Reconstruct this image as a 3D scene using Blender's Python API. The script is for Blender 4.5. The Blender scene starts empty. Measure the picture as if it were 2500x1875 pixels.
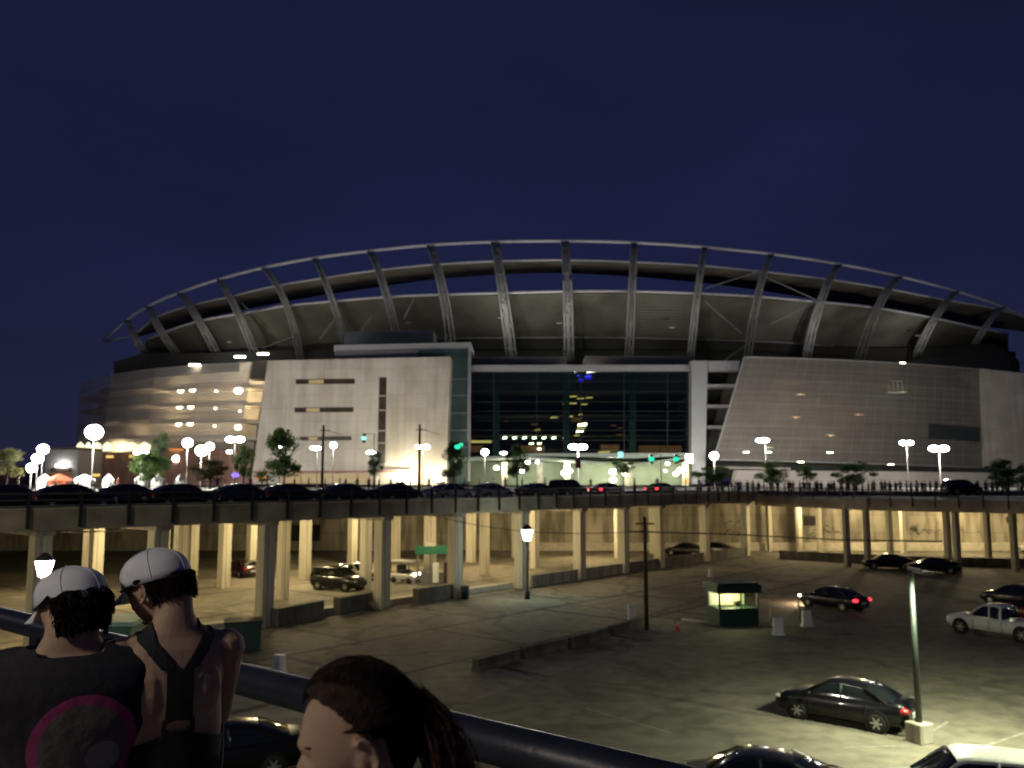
import bpy, bmesh, math, random
from mathutils import Vector, Matrix, noise
random.seed(7)
R = math.radians
SC = bpy.context.scene
COL = SC.collection
# ---------------------------------------------------------------- camera, world, exposure
F = 2080.0; PITCH = R(6.51); H = 8.6
cam = bpy.data.objects.new("camera", bpy.data.cameras.new("camera"))
COL.objects.link(cam); SC.camera = cam
cam.location = (0, 0, H); cam.rotation_euler = (R(90) + PITCH, 0, 0)
cam.data.sensor_width = 36; cam.data.lens = 36 * F / 2500
cam.data.clip_end = 5000; cam.data.clip_start = .05
cam.data.dof.use_dof = True; cam.data.dof.focus_distance = 3.2; cam.data.dof.aperture_fstop = 29.95 / 8.5
w = bpy.data.worlds.new("World"); SC.world = w; w.use_nodes = True
nt = w.node_tree; bg = nt.nodes['Background']
tc = nt.nodes.new('ShaderNodeTexCoord'); sx = nt.nodes.new('ShaderNodeSeparateXYZ'); rp = nt.nodes.new('ShaderNodeValToRGB')
nt.links.new(tc.outputs['Generated'], sx.inputs[0]); nt.links.new(sx.outputs['Z'], rp.inputs[0]); nt.links.new(rp.outputs[0], bg.inputs[0])
cr = rp.color_ramp
cr.elements[0].position = 0.0; cr.elements[0].color = (.0074, .0080, .0200, 1)
cr.elements[1].position = .55; cr.elements[1].color = (.0044, .0048, .0175, 1)
e = cr.elements.new(.22); e.color = (.0052, .0066, .0222, 1)
cn = nt.nodes.new('ShaderNodeTexNoise'); cn.inputs['Scale'].default_value = 2.2; cn.inputs['Detail'].default_value = 4
cmr = nt.nodes.new('ShaderNodeMapRange'); cmr.inputs[1].default_value = .3; cmr.inputs[2].default_value = .7; cmr.inputs[3].default_value = .88; cmr.inputs[4].default_value = 1.16
cmp_ = nt.nodes.new('ShaderNodeMapping'); cmp_.inputs['Scale'].default_value = (1, 1, 2.6)
nt.links.new(tc.outputs['Generated'], cmp_.inputs[0]); nt.links.new(cmp_.outputs[0], cn.inputs[0]); nt.links.new(cn.outputs['Fac'], cmr.inputs[0]); nt.links.new(cmr.outputs[0], bg.inputs[1])
SC.view_settings.view_transform = 'Standard'; SC.view_settings.look = 'None'; SC.view_settings.gamma = 1
SC.view_settings.exposure = 1.0
SC.render.engine = 'CYCLES'
SC.cycles.use_denoising = True
SC.cycles.max_bounces = 5; SC.cycles.diffuse_bounces = 2; SC.cycles.glossy_bounces = 2
SC.cycles.transparent_max_bounces = 12; SC.cycles.transmission_bounces = 2
SC.cycles.caustics_reflective = False; SC.cycles.caustics_refractive = False
SC.cycles.sample_clamp_indirect = 3.0
SC.cycles.use_light_tree = True

LW = 1.0   # overall lamp power
# ---------------------------------------------------------------- helpers
CP, SP = math.cos(PITCH), math.sin(PITCH)
def P(px, py, Y):
    u = (px - 1250) / F; v = (937.5 - py) / F
    dy = CP - v * SP; dz = SP + v * CP
    k = Y / dy
    return Vector((u * k, Y, H + dz * k))
def G(px, py, z=0.0):
    u = (px - 1250) / F; v = (937.5 - py) / F
    dy = CP - v * SP; dz = SP + v * CP
    k = (z - H) / dz
    return Vector((u * k, dy * k, z))
UD = Vector((.651, .759, 0)); ND = Vector((-.759, .651, 0)); N0 = 45.1
def UN(u, n, z=0.0):
    p = UD * u + ND * n; return Vector((p.x, p.y, z))
YAW = math.atan2(UD.y, UD.x)
def lerp(a, b, t): return a + (b - a) * t
def spl(pts, x):
    """Catmull-Rom value of the curve through pts (x, y) at x"""
    n = len(pts)
    if x <= pts[0][0]: i = 0
    elif x >= pts[-1][0]: i = n - 2
    else:
        i = 0
        while pts[i + 1][0] < x: i += 1
    x0, y0 = pts[i]; x1, y1 = pts[i + 1]
    def m(k):
        if k == 0: return (pts[1][1] - pts[0][1]) / (pts[1][0] - pts[0][0])
        if k == n - 1: return (pts[-1][1] - pts[-2][1]) / (pts[-1][0] - pts[-2][0])
        return (pts[k + 1][1] - pts[k - 1][1]) / (pts[k + 1][0] - pts[k - 1][0])
    h = x1 - x0; t = (x - x0) / h
    if t < 0: return y0 + m(i) * (x - x0)
    if t > 1: return y1 + m(i + 1) * (x - x1)
    t2 = t * t; t3 = t2 * t
    return (2*t3-3*t2+1)*y0 + (t3-2*t2+t)*h*m(i) + (-2*t3+3*t2)*y1 + (t3-t2)*h*m(i+1)

# ---------------------------------------------------------------- materials
def mat(name, col, rough=.7, metal=0., var=.18, scale=1.5, bump=0., bscale=25., emit=None, es=0., coat=0., spec=None):
    m = bpy.data.materials.new(name); m.use_nodes = True
    t = m.node_tree; b = t.nodes['Principled BSDF']; L = t.links.new
    b.inputs['Roughness'].default_value = rough; b.inputs['Metallic'].default_value = metal
    b.inputs['Coat Weight'].default_value = coat
    if spec is not None: b.inputs['Specular IOR Level'].default_value = spec
    c = t.nodes.new('ShaderNodeTexCoord')
    n = t.nodes.new('ShaderNodeTexNoise'); n.inputs['Scale'].default_value = scale; n.inputs['Detail'].default_value = 5
    L(c.outputs['Object'], n.inputs['Vector'])
    r = t.nodes.new('ShaderNodeValToRGB')
    r.color_ramp.elements[0].position = .3; r.color_ramp.elements[1].position = .7
    r.color_ramp.elements[0].color = tuple(x * (1 - var) for x in col[:3]) + (1,)
    r.color_ramp.elements[1].color = tuple(min(1, x * (1 + var)) for x in col[:3]) + (1,)
    L(n.outputs['Fac'], r.inputs[0]); L(r.outputs[0], b.inputs['Base Color'])
    if bump:
        n2 = t.nodes.new('ShaderNodeTexNoise'); n2.inputs['Scale'].default_value = bscale; n2.inputs['Detail'].default_value = 4
        L(c.outputs['Object'], n2.inputs['Vector'])
        bp = t.nodes.new('ShaderNodeBump'); bp.inputs['Strength'].default_value = bump; bp.inputs['Distance'].default_value = .02
        L(n2.outputs['Fac'], bp.inputs['Height']); L(bp.outputs[0], b.inputs['Normal'])
    if emit:
        b.inputs['Emission Color'].default_value = tuple(emit) + (1,); b.inputs['Emission Strength'].default_value = es
    return m
def glow(name, col, s): return mat(name, (.8, .8, .8) if s > 3 else tuple(.12*x for x in col), .5, emit=col, es=s)

def panel_mat(name, col, jx, jz, rough=.6, var=.1, joint=.55):
    """flat panels with thin joints (brick texture in the object's x/z or along a wall)"""
    m = mat(name, col, rough, var=var, scale=.15)
    t = m.node_tree; L = t.links.new; b = t.nodes['Principled BSDF']
    c = t.nodes.new('ShaderNodeTexCoord'); mp = t.nodes.new('ShaderNodeMapping')
    mp.inputs['Rotation'].default_value = (R(90), 0, 0)
    L(c.outputs['Object'], mp.inputs[0])
    k = t.nodes.new('ShaderNodeTexBrick'); k.offset = 0
    k.inputs['Scale'].default_value = 1; k.inputs['Brick Width'].default_value = jx; k.inputs['Row Height'].default_value = jz
    k.inputs['Mortar Size'].default_value = .035; k.inputs['Color1'].default_value = (1, 1, 1, 1); k.inputs['Color2'].default_value = (.9, .9, .9, 1)
    k.inputs['Mortar'].default_value = (joint, joint, joint, 1)
    L(mp.outputs[0], k.inputs['Vector'])
    mx = t.nodes.new('ShaderNodeMix'); mx.data_type = 'RGBA'; mx.blend_type = 'MULTIPLY'; mx.inputs[0].default_value = 1
    old = b.inputs['Base Color'].links[0].from_socket
    L(old, mx.inputs[6]); L(k.outputs['Color'], mx.inputs[7]); L(mx.outputs[2], b.inputs['Base Color'])
    return m

def screen_mat(name, col, transp, rough=.7, metal=.1):
    m = mat(name, col, rough, metal, var=.12, scale=.2)
    t = m.node_tree; L = t.links.new; b = t.nodes['Principled BSDF']
    out = t.nodes['Material Output']
    c = t.nodes.new('ShaderNodeTexCoord'); sp_ = t.nodes.new('ShaderNodeSeparateXYZ'); L(c.outputs['Object'], sp_.inputs[0])
    wv = t.nodes.new('ShaderNodeMath'); wv.operation = 'MULTIPLY'; wv.inputs[1].default_value = 4.4
    sn = t.nodes.new('ShaderNodeMath'); sn.operation = 'SINE'
    L(sp_.outputs['Z'], wv.inputs[0]); L(wv.outputs[0], sn.inputs[0])
    mr = t.nodes.new('ShaderNodeMapRange'); mr.inputs[1].default_value = -1; mr.inputs[2].default_value = 1
    mr.inputs[3].default_value = transp - .05; mr.inputs[4].default_value = transp + .05; L(sn.outputs[0], mr.inputs[0])
    tr = t.nodes.new('ShaderNodeBsdfTransparent'); mx = t.nodes.new('ShaderNodeMixShader')
    L(mr.outputs[0], mx.inputs[0]); L(b.outputs[0], mx.inputs[1]); L(tr.outputs[0], mx.inputs[2]); L(mx.outputs[0], out.inputs[0])
    return m
def glass_mat(name, tint=(.5, .62, .58), f=.25, rough=.05):
    m = bpy.data.materials.new(name); m.use_nodes = True
    t = m.node_tree; L = t.links.new; out = t.nodes['Material Output']; t.nodes.remove(t.nodes['Principled BSDF'])
    tr = t.nodes.new('ShaderNodeBsdfTransparent'); tr.inputs[0].default_value = tint + (1,)
    gl = t.nodes.new('ShaderNodeBsdfGlossy'); gl.inputs['Roughness'].default_value = rough; gl.inputs[0].default_value = (.8, .9, .9, 1)
    mx = t.nodes.new('ShaderNodeMixShader'); fr = t.nodes.new('ShaderNodeLayerWeight'); fr.inputs[0].default_value = f
    L(fr.outputs['Fresnel'], mx.inputs[0]); L(tr.outputs[0], mx.inputs[1]); L(gl.outputs[0], mx.inputs[2]); L(mx.outputs[0], out.inputs[0])
    return m
def ground_mat(name, base, slab=None, cracks=0., crack_scale=.12):
    m = mat(name, base, .85, var=.22, scale=.12, bump=.25, bscale=3)
    t = m.node_tree; L = t.links.new; b = t.nodes['Principled BSDF']; c = t.nodes.new('ShaderNodeTexCoord')
    cur = b.inputs['Base Color'].links[0].from_socket
    def mul(fac_socket_color):
        nonlocal cur
        mx = t.nodes.new('ShaderNodeMix'); mx.data_type = 'RGBA'; mx.blend_type = 'MULTIPLY'; mx.inputs[0].default_value = 1
        L(cur, mx.inputs[6]); L(fac_socket_color, mx.inputs[7]); cur = mx.outputs[2]
    # fine grain and blotchy wear
    n = t.nodes.new('ShaderNodeTexNoise'); n.inputs['Scale'].default_value = 1.3; n.inputs['Detail'].default_value = 8
    L(c.outputs['Object'], n.inputs[0]); rr = t.nodes.new('ShaderNodeValToRGB')
    rr.color_ramp.elements[0].position = .3; rr.color_ramp.elements[0].color = (.62, .62, .62, 1)
    rr.color_ramp.elements[1].position = .62; rr.color_ramp.elements[1].color = (1.1, 1.1, 1.1, 1)
    L(n.outputs['Fac'], rr.inputs[0]); mul(rr.outputs[0])
    if slab:
        mp = t.nodes.new('ShaderNodeMapping'); mp.inputs['Rotation'].default_value = (0, 0, -YAW); L(c.outputs['Object'], mp.inputs[0])
        k = t.nodes.new('ShaderNodeTexBrick'); k.offset = .5; k.inputs['Scale'].default_value = 1
        k.inputs['Brick Width'].default_value = slab[0]; k.inputs['Row Height'].default_value = slab[1]
        k.inputs['Mortar Size'].default_value = .26; k.inputs['Mortar Smooth'].default_value = .6
        k.inputs['Color1'].default_value = (1, 1, 1, 1); k.inputs['Color2'].default_value = (.8, .8, .8, 1); k.inputs['Mortar'].default_value = (.26, .26, .26, 1)
        dn = t.nodes.new('ShaderNodeTexNoise'); dn.inputs['Scale'].default_value = .6
        L(mp.outputs[0], dn.inputs[0])
        mx = t.nodes.new('ShaderNodeMix'); mx.data_type = 'RGBA'; mx.inputs[0].default_value = .12
        L(mp.outputs[0], mx.inputs[6]); L(dn.outputs['Color'], mx.inputs[7]); L(mx.outputs[2], k.inputs['Vector']); mul(k.outputs['Color'])
    if cracks:
        v = t.nodes.new('ShaderNodeTexVoronoi'); v.feature = 'DISTANCE_TO_EDGE'; v.inputs['Scale'].default_value = crack_scale
        dn = t.nodes.new('ShaderNodeTexNoise'); dn.inputs['Scale'].default_value = .5; dn.inputs['Detail'].default_value = 6
        L(c.outputs['Object'], dn.inputs[0])
        ad = t.nodes.new('ShaderNodeVectorMath'); ad.operation = 'MULTIPLY_ADD'; ad.inputs[1].default_value = (4, 4, 4)
        L(dn.outputs['Color'], ad.inputs[0]); L(c.outputs['Object'], ad.inputs[2]); L(ad.outputs[0], v.inputs['Vector'])
        r = t.nodes.new('ShaderNodeValToRGB'); r.color_ramp.elements[0].color = (1 - cracks,) * 3 + (1,); r.color_ramp.elements[0].position = .004
        r.color_ramp.elements[1].position = .05; L(v.outputs['Distance'], r.inputs[0]); mul(r.outputs[0])
    L(cur, b.inputs['Base Color'])
    return m

MT = dict(
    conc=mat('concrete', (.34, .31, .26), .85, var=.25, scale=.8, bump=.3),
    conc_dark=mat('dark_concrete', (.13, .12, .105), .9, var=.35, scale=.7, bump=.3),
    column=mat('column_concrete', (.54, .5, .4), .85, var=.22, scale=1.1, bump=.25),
    wallc=panel_mat('retaining_wall_concrete', (.36, .32, .25), 7, 2.2, .85, var=.35, joint=.6),
    asphalt=ground_mat('worn_asphalt', (.14, .127, .096), None, .35, .1),
    slabs=ground_mat('cracked_concrete_slabs', (.23, .205, .155), (9, 6.5), .6, .13),
    garage_floor=ground_mat('garage_floor', (.22, .19, .14), (12, 9), .3, .1),
    paver=ground_mat('plaza_paving', (.16, .15, .14), (3, 3), 0),
    paint=mat('faded_road_paint', (.2, .2, .17), .8, var=.35, scale=3),
    kerb=mat('pale_kerb_concrete', (.5, .45, .36), .8, var=.15, scale=2),
    rail_dark=mat('dark_painted_metal', (.022, .022, .026), .45, .3),
    rail_blue=mat('navy_painted_rail', (.022, .025, .036), .42, .1, var=.25, scale=6, bump=.1, bscale=40),
    white_wall=panel_mat('precast_panels', (.60, .56, .49), 4.6, 2.9, .75, var=.16, joint=.72),
    grey_wall=panel_mat('grey_precast_panels', (.42, .385, .35), 6, 3, .8, var=.1, joint=.85),
    brick=mat('reddish_podium', (.36, .2, .165), .85, var=.2, scale=.6),
    beam=mat('pale_grey_metal', (.40, .405, .42), .5, .2, var=.06),
    steel=mat('weathered_white_steel', (.32, .32, .315), .55, .1, var=.15, scale=.6),
    steel_tube=mat('light_steel_tube', (.8, .8, .84), .45, .1, var=.05),
    bowl=mat('seating_deck_underside', (.36, .35, .29), .85, var=.3, scale=.12),
    canopy=mat('canopy_soffit', (.42, .39, .32), .8, var=.3, scale=.15),
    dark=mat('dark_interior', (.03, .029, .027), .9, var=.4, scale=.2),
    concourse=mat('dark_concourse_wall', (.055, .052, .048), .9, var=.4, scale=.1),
    floor_slab=mat('floor_slab', (.38, .34, .27), .8, var=.15, scale=.5),
    screenL=screen_mat('perforated_metal_screen', (.50, .46, .42), .36),
    screenR=screen_mat('perforated_metal_panel_screen', (.20, .18, .16), .24),
    glass=glass_mat('hall_glass', (.62, .74, .70), .35),
    booth_glass=glass_mat('booth_glass', (.9,.92,.82), .12),
    glass_green=glass_mat('green_glass', (.28, .42, .40), .5),
    mull=mat('mullion', (.010, .014, .014), .6, .1),
    tealwall=mat('teal_glass_spandrel', (.09, .15, .145), .3, .1, var=.2, scale=.3, coat=.3),
    tent_orange=mat('orange_tent_cloth', (.3, .07, .03), .8),
    green_wall=mat('pale_green_wall', (.36, .42, .30), .8, var=.15, scale=.4),
    awning_green=mat('awning_green_cloth', (.012, .12, .065), .7),
    green=mat('booth_green_paint', (.006, .045, .028), .5, var=.15),
    darkgreen=mat('dumpster_green', (.014, .045, .038), .5, var=.25, scale=3),
    teal=mat('verdigris_green_pole', (.014, .021, .017), .5, var=.2),
    pole=mat('dark_bronze_pole', (.018, .017, .015), .5, .4),
    pole_grey=mat('galvanised_pole', (.2, .21, .2), .5, .5),
    wood=mat('weathered_timber_pole', (.055, .043, .032), .9, var=.3, scale=4),
    bark=mat('bark', (.05, .038, .028), .95, var=.3, scale=6),
    white=mat('white_plastic', (.72, .72, .7), .5, var=.06),
    orange=mat('traffic_orange', (.75, .13, .03), .5, var=.1),
    rubber=mat('tyre_rubber', (.012, .012, .012), .8),
    rim=mat('alloy_rim', (.5, .49, .46), .35, .7),
    carglass=mat('car_glass', (.008, .01, .011), .06, 0, var=0, spec=.9),
    wheelwell=mat('wheel_well', (.004, .004, .004), .95),
    chrome=mat('chrome_trim', (.6, .6, .6), .2, 1),
    tail=mat('tail_light_red', (.32, .01, .012), .25, coat=.5),
    tail_on=glow('tail_light_lit', (1, .03, .045), 1.6),
    head=mat('headlight_lens', (.55, .56, .55), .12, .3, coat=.8),
    head_on=glow('headlight_lit', (1, .86, .62), 22),
    plate=mat('number_plate', (.5, .5, .52), .5, var=.05),
    lamp=glow('white_lamp', (1, .985, .95), 14),
    lamp_warm=glow('warm_lamp', (1, .80, .50), 7),
    lamp_cream=glow('cream_lamp', (1, .90, .66), 9),
    lamp_cool=glow('cool_lamp', (.93, .97, 1), 14),
    orange_lit=glow('lit_orange_sign', (1, .34, .08), .3),
    dim_lamp=glow('dim_corridor_lamp', (1, .8, .5), .16),
    orange_dim=glow('dim_orange_panel', (.75, .26, .08), .09),
    amber=glow('lit_amber_strip', (1, .62, .18), .55),
    green_lit=glow('green_signal_light', (.02, .8, .42), .75),
    teal_lit=glow('teal_signal', (.3, .9, .8), .8),
    blue_lit=glow('blue_light', (.02, .02, .9), .6),
    violet_lit=glow('violet_light', (.25, .15, 1), .9),
    red_lit=glow('red_light', (1, .2, .15), 1.5),
    window_warm=glow('lit_window', (1, .72, .34), .14),
    window_dark=mat('window_dark', (.06, .045, .03), .15, var=.3, scale=.5),
    window_teal=mat('window_teal', (.035, .042, .042), .6),
    flood=glow('floodlight_lens', (1, .93, .72), 60),
)
def streaks(m, lo=.55, sz=.18, sxy=2.2):
    t = m.node_tree; L = t.links.new; b = t.nodes['Principled BSDF']; c = t.nodes.new('ShaderNodeTexCoord')
    mp = t.nodes.new('ShaderNodeMapping'); mp.inputs['Scale'].default_value = (sxy, sxy, sz); L(c.outputs['Object'], mp.inputs[0])
    n = t.nodes.new('ShaderNodeTexNoise'); n.inputs['Scale'].default_value = 1.; n.inputs['Detail'].default_value = 6; L(mp.outputs[0], n.inputs[0])
    r = t.nodes.new('ShaderNodeValToRGB'); r.color_ramp.elements[0].position = .38; r.color_ramp.elements[0].color = (lo, lo*.96, lo*.9, 1); r.color_ramp.elements[1].position = .58
    r.color_ramp.elements[1].color = (1, 1, 1, 1); L(n.outputs['Fac'], r.inputs[0])
    mx = t.nodes.new('ShaderNodeMix'); mx.data_type = 'RGBA'; mx.blend_type = 'MULTIPLY'; mx.inputs[0].default_value = 1
    L(b.inputs['Base Color'].links[0].from_socket, mx.inputs[6]); L(r.outputs[0], mx.inputs[7]); L(mx.outputs[2], b.inputs['Base Color'])
streaks(MT['column'], .62, .5, 5); streaks(MT['wallc'], .5, .2, 1.2); streaks(MT['conc_dark'], .6); streaks(MT['conc'], .6); streaks(MT['white_wall'], .86, .06, .6); streaks(MT['brick'], .75, .2, .6)
def foliage(name, col):
    m = mat(name, col, .7, var=.45, scale=2.2)
    t = m.node_tree; L = t.links.new; b = t.nodes['Principled BSDF']; tl = t.nodes.new('ShaderNodeBsdfTranslucent'); mx = t.nodes.new('ShaderNodeMixShader')
    tl.inputs[0].default_value = (col[0]*1.6, col[1]*1.7, col[2]*1.1, 1); mx.inputs[0].default_value = .4
    L(b.outputs[0], mx.inputs[1]); L(tl.outputs[0], mx.inputs[2]); L(mx.outputs[0], t.nodes['Material Output'].inputs[0]); return m
MT['leaf'] = foliage('leaf_green', (.065, .12, .04)); MT['leaf_dark'] = foliage('leaf_dark_green', (.045, .08, .035)); MT['leaf_brown'] = foliage('leaf_brownish', (.07, .07, .03))

# ---------------------------------------------------------------- mesh builder and object helpers
def tag(o, label=None, cat=None, group=None, kind=None):
    if label: o['label'] = label
    if cat: o['category'] = cat
    if group: o['group'] = group
    if kind: o['kind'] = kind
    return o
def empty(name, loc=(0, 0, 0), rz=0., label=None, cat=None, group=None):
    o = bpy.data.objects.new(name, None); COL.objects.link(o); o.location = loc; o.rotation_euler = (0, 0, rz); o.empty_display_size = .3
    return tag(o, label, cat, group)
class MB:
    def __init__(s): s.v = []; s.f = []; s.m = []; s.sm = []
    def add(s, vs, fs, mi=0, smooth=False):
        b = len(s.v); s.v += [tuple(x) for x in vs]
        for f in fs: s.f.append(tuple(b + i for i in f)); s.m.append(mi); s.sm.append(smooth)
        return s
    def box(s, c, d, rz=0., mi=0, taper=1.):
        cx, cy, cz = c; hx, hy, hz = d[0]/2, d[1]/2, d[2]/2; ca, sa = math.cos(rz), math.sin(rz)
        vs = []
        for z in (-1, 1):
            k = taper if z > 0 else 1
            for x, y in ((-1,-1),(1,-1),(1,1),(-1,1)):
                X, Y = x*hx*k, y*hy*k; vs.append((cx+X*ca-Y*sa, cy+X*sa+Y*ca, cz+z*hz))
        return s.add(vs, [(3,2,1,0),(4,5,6,7),(0,1,5,4),(1,2,6,5),(2,3,7,6),(3,0,4,7)], mi)
    def tube(s, pts, r, n=8, mi=0, cap=True):
        pts = [Vector(p) for p in pts]; N = len(pts)
        rs = [r]*N if isinstance(r, (int, float)) else list(r)
        vs = []; up = None
        for i, p in enumerate(pts):
            d = (pts[min(i+1, N-1)] - pts[max(i-1, 0)]); d.normalize()
            if up is None: up = Vector((0,0,1)) if abs(d.z) < .9 else Vector((1,0,0))
            a = d.cross(up); a.normalize(); b = d.cross(a); b.normalize(); up = -b if False else up
            if a.length < .5: a = Vector((1,0,0)); b = d.cross(a)
            for k in range(n):
                t = 2*math.pi*k/n + (math.pi/4 if n == 4 else 0); vs.append(p + (a*math.cos(t) + b*math.sin(t))*rs[i])
        fs = [(i*n+k, i*n+(k+1) % n, (i+1)*n+(k+1) % n, (i+1)*n+k) for i in range(N-1) for k in range(n)]
        if cap: fs += [tuple(range(n))[::-1], tuple((N-1)*n+k for k in range(n))]
        return s.add(vs, fs, mi, n > 5)
    def lathe(s, prof, c=(0,0,0), n=16, axis='z', mi=0, smooth=True):
        vs = []; N = len(prof)
        for r, h in prof:
            for k in range(n):
                t = 2*math.pi*k/n; a, b = r*math.cos(t), r*math.sin(t)
                q = (a, b, h) if axis == 'z' else ((a, h, b) if axis == 'y' else (h, a, b))
                vs.append((c[0]+q[0], c[1]+q[1], c[2]+q[2]))
        fs = [(i*n+k, i*n+(k+1) % n, (i+1)*n+(k+1) % n, (i+1)*n+k) for i in range(N-1) for k in range(n)]
        fs += [tuple(range(n))[::-1], tuple((N-1)*n+k for k in range(n))]
        return s.add(vs, fs, mi, smooth)
    def ball(s, c, r, n=12, mi=0):
        rr = r if isinstance(r, (tuple, list)) else (r, r, r); vs = []; fs = []
        M = n//2+1
        for i in range(M):
            ph = math.pi*i/(M-1)
            for k in range(n):
                t = 2*math.pi*k/n; vs.append((c[0]+rr[0]*math.sin(ph)*math.cos(t), c[1]+rr[1]*math.sin(ph)*math.sin(t), c[2]+rr[2]*math.cos(ph)))
        fs = [(i*n+k, (i+1)*n+k, (i+1)*n+(k+1) % n, i*n+(k+1) % n) for i in range(M-1) for k in range(n)]
        return s.add(vs, fs, mi, True)
    def prism(s, front, off, mi=0):
        """closed solid: polygon 'front' (3-D points) swept by vector off"""
        n = len(front); front = [Vector(p) for p in front]; off = Vector(off)
        vs = front + [p + off for p in front]
        fs = [tuple(range(n)), tuple(range(2*n-1, n-1, -1))] + [(i, i+n, (i+1) % n+n, (i+1) % n) for i in range(n)]
        return s.add(vs, fs, mi)
    def grid(s, rows, mi=0, smooth=False, closed=False):
        """sheet from rows of points"""
        nr, nc = len(rows), len(rows[0]); vs = [p for r in rows for p in r]
        fs = [(i*nc+j, i*nc+j+1, (i+1)*nc+j+1, (i+1)*nc+j) for i in range(nr-1) for j in range(nc-1)]
        if closed: fs += [(i*nc+nc-1, i*nc, (i+1)*nc, (i+1)*nc+nc-1) for i in range(nr-1)]
        return s.add(vs, fs, mi, smooth)
    def mesh(s, name, mats, off=(0,0,0)):
        me = bpy.data.meshes.new(name); o = Vector(off)
        me.from_pydata([tuple(Vector(v)-o) for v in s.v], [], s.f)
        for m in (mats if isinstance(mats, (list, tuple)) else [mats]): me.materials.append(m)
        me.polygons.foreach_set('material_index', s.m); me.polygons.foreach_set('use_smooth', s.sm); me.update()
        bm = bmesh.new(); bm.from_mesh(me); bmesh.ops.recalc_face_normals(bm, faces=bm.faces); bm.to_mesh(me); bm.free()
        return me
    def build(s, name, mats, parent=None, world=True, loc=None):
        """world: coordinates are world ones; the object's origin becomes its parent's location (or loc)"""
        off = Vector((0,0,0))
        if world:
            if parent is not None: off = rootloc(parent)
            elif loc is not None: off = Vector(loc)
        me = s.mesh(name, mats, off); o = bpy.data.objects.new(name, me); COL.objects.link(o)
        if parent is not None: o.parent = parent
        elif world: o.location = off
        return o
def rootloc(o):
    p = Vector(o.location)
    while o.parent: o = o.parent; p += Vector(o.location)
    return p
def from_mesh(name, me, parent=None, loc=(0,0,0), rz=0.):
    o = bpy.data.objects.new(name, me); COL.objects.link(o); o.location = loc; o.rotation_euler = (0,0,rz)
    if parent is not None: o.parent = parent
    return o
def bevel(o, wd=.03, seg=2):
    b = o.modifiers.new('bevel', 'BEVEL'); b.width = wd; b.segments = seg; b.limit_method = 'ANGLE'; return o
def light(loc, power, col=(1, .95, .88), r=.3, parent=None, kind='POINT', rot=None, spot=120, name='bulb'):
    l = bpy.data.lights.new(name, kind); l.energy = power*LW; l.color = col
    l.shadow_soft_size = r
    if kind == 'SPOT': l.spot_size = R(spot); l.spot_blend = .8
    o = bpy.data.objects.new(name, l); COL.objects.link(o); o.location = Vector(loc)
    if rot: o.rotation_euler = rot
    if parent is not None: o.parent = parent; o.location = Matrix.Rotation(-parent.rotation_euler.z, 3, 'Z') @ (Vector(loc) - rootloc(parent))
    return o
def structure(o): o['kind'] = 'structure'; return o
ORD = ['first','second','third','fourth','fifth','sixth','seventh','eighth','ninth','tenth','eleventh','twelfth','thirteenth','fourteenth','fifteenth','sixteenth','seventeenth','eighteenth','nineteenth','twentieth']
#@@SETTING
# ================================================================ SETTING: ground, lot, plaza
PZ = 6.95     # level of the viaduct deck and the plaza
mb = MB(); mb.grid([[(-1500,-60,0),(1500,-60,0)],[(-1500,107.9,0),(1500,107.9,0)]])
structure(mb.build('ground', MT['asphalt']))
PP = PZ+.4
mb = MB(); mb.grid([[(-3500,109.2,PZ-.5),(3500,109.2,PZ-.5)],[(-3500,109.2,PP),(3500,109.2,PP)],[(-3500,4500,PP),(3500,4500,PP)]])
structure(mb.build('plaza', MT['paver']))
mb = MB(); z = .004
mb.add([UN(8,45.4,z), UN(96,45.4,z), UN(80,29.0,z), UN(8,22,z)], [(0,1,2,3)])
structure(mb.build('lot_road', MT['slabs']))
mb = MB(); z = .004
mb.add([UN(-10,47.8,z), UN(120,47.8,z), UN(60,90,z), UN(-60,90,z)], [(0,1,2,3)])
structure(mb.build('garage_floor', MT['garage_floor']))
# kerbed strip behind the front columns
mb = MB()
for a, b, n0, n1, h in ((8, 53.5, 45.9, 46.25, .42), (8, 53.5, 47.3, 47.75, .22), (60, 94, 46.2, 46.5, .2)):
    mb.prism([UN(a,n0,-.1), UN(b,n0,-.1), UN(b,n1,-.1), UN(a,n1,-.1)], (0,0,h+.1))
structure(mb.build('kerb', MT['kerb']))
mb = MB(); mb.add([UN(8,46.25,.12), UN(53.5,46.25,.12), UN(53.5,47.3,.12), UN(8,47.3,.12)], [(0,1,2,3)])
structure(mb.build('pavement', MT['conc']))
# painted bay lines
mb = MB()
for (a, b, wd) in [((2268,1790),(2315,1762),.12),((705,1612),(760,1628),.14),((760,1628),(800,1640),.1),((1100,1500),(1300,1560),.08),((1380,1590),(1560,1640),.08),((1500,1580),(1690,1630),.08),((1250,1640),(1400,1700),.08),((2350,1840),(2500,1790),.12),((2060,1825),(2185,1822),.1),((1110,1745),(1290,1790),.1),((1430,1730),(1640,1790),.1)]:
    A, B = G(*a), G(*b); d = (B-A).normalized(); q = Vector((-d.y, d.x, 0))*wd/2
    mb.add([A-q+Vector((0,0,.009)), A+q+Vector((0,0,.009)), B+q+Vector((0,0,.009)), B-q+Vector((0,0,.009))], [(0,1,2,3)])
structure(mb.build('bay_line', MT['paint']))

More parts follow.
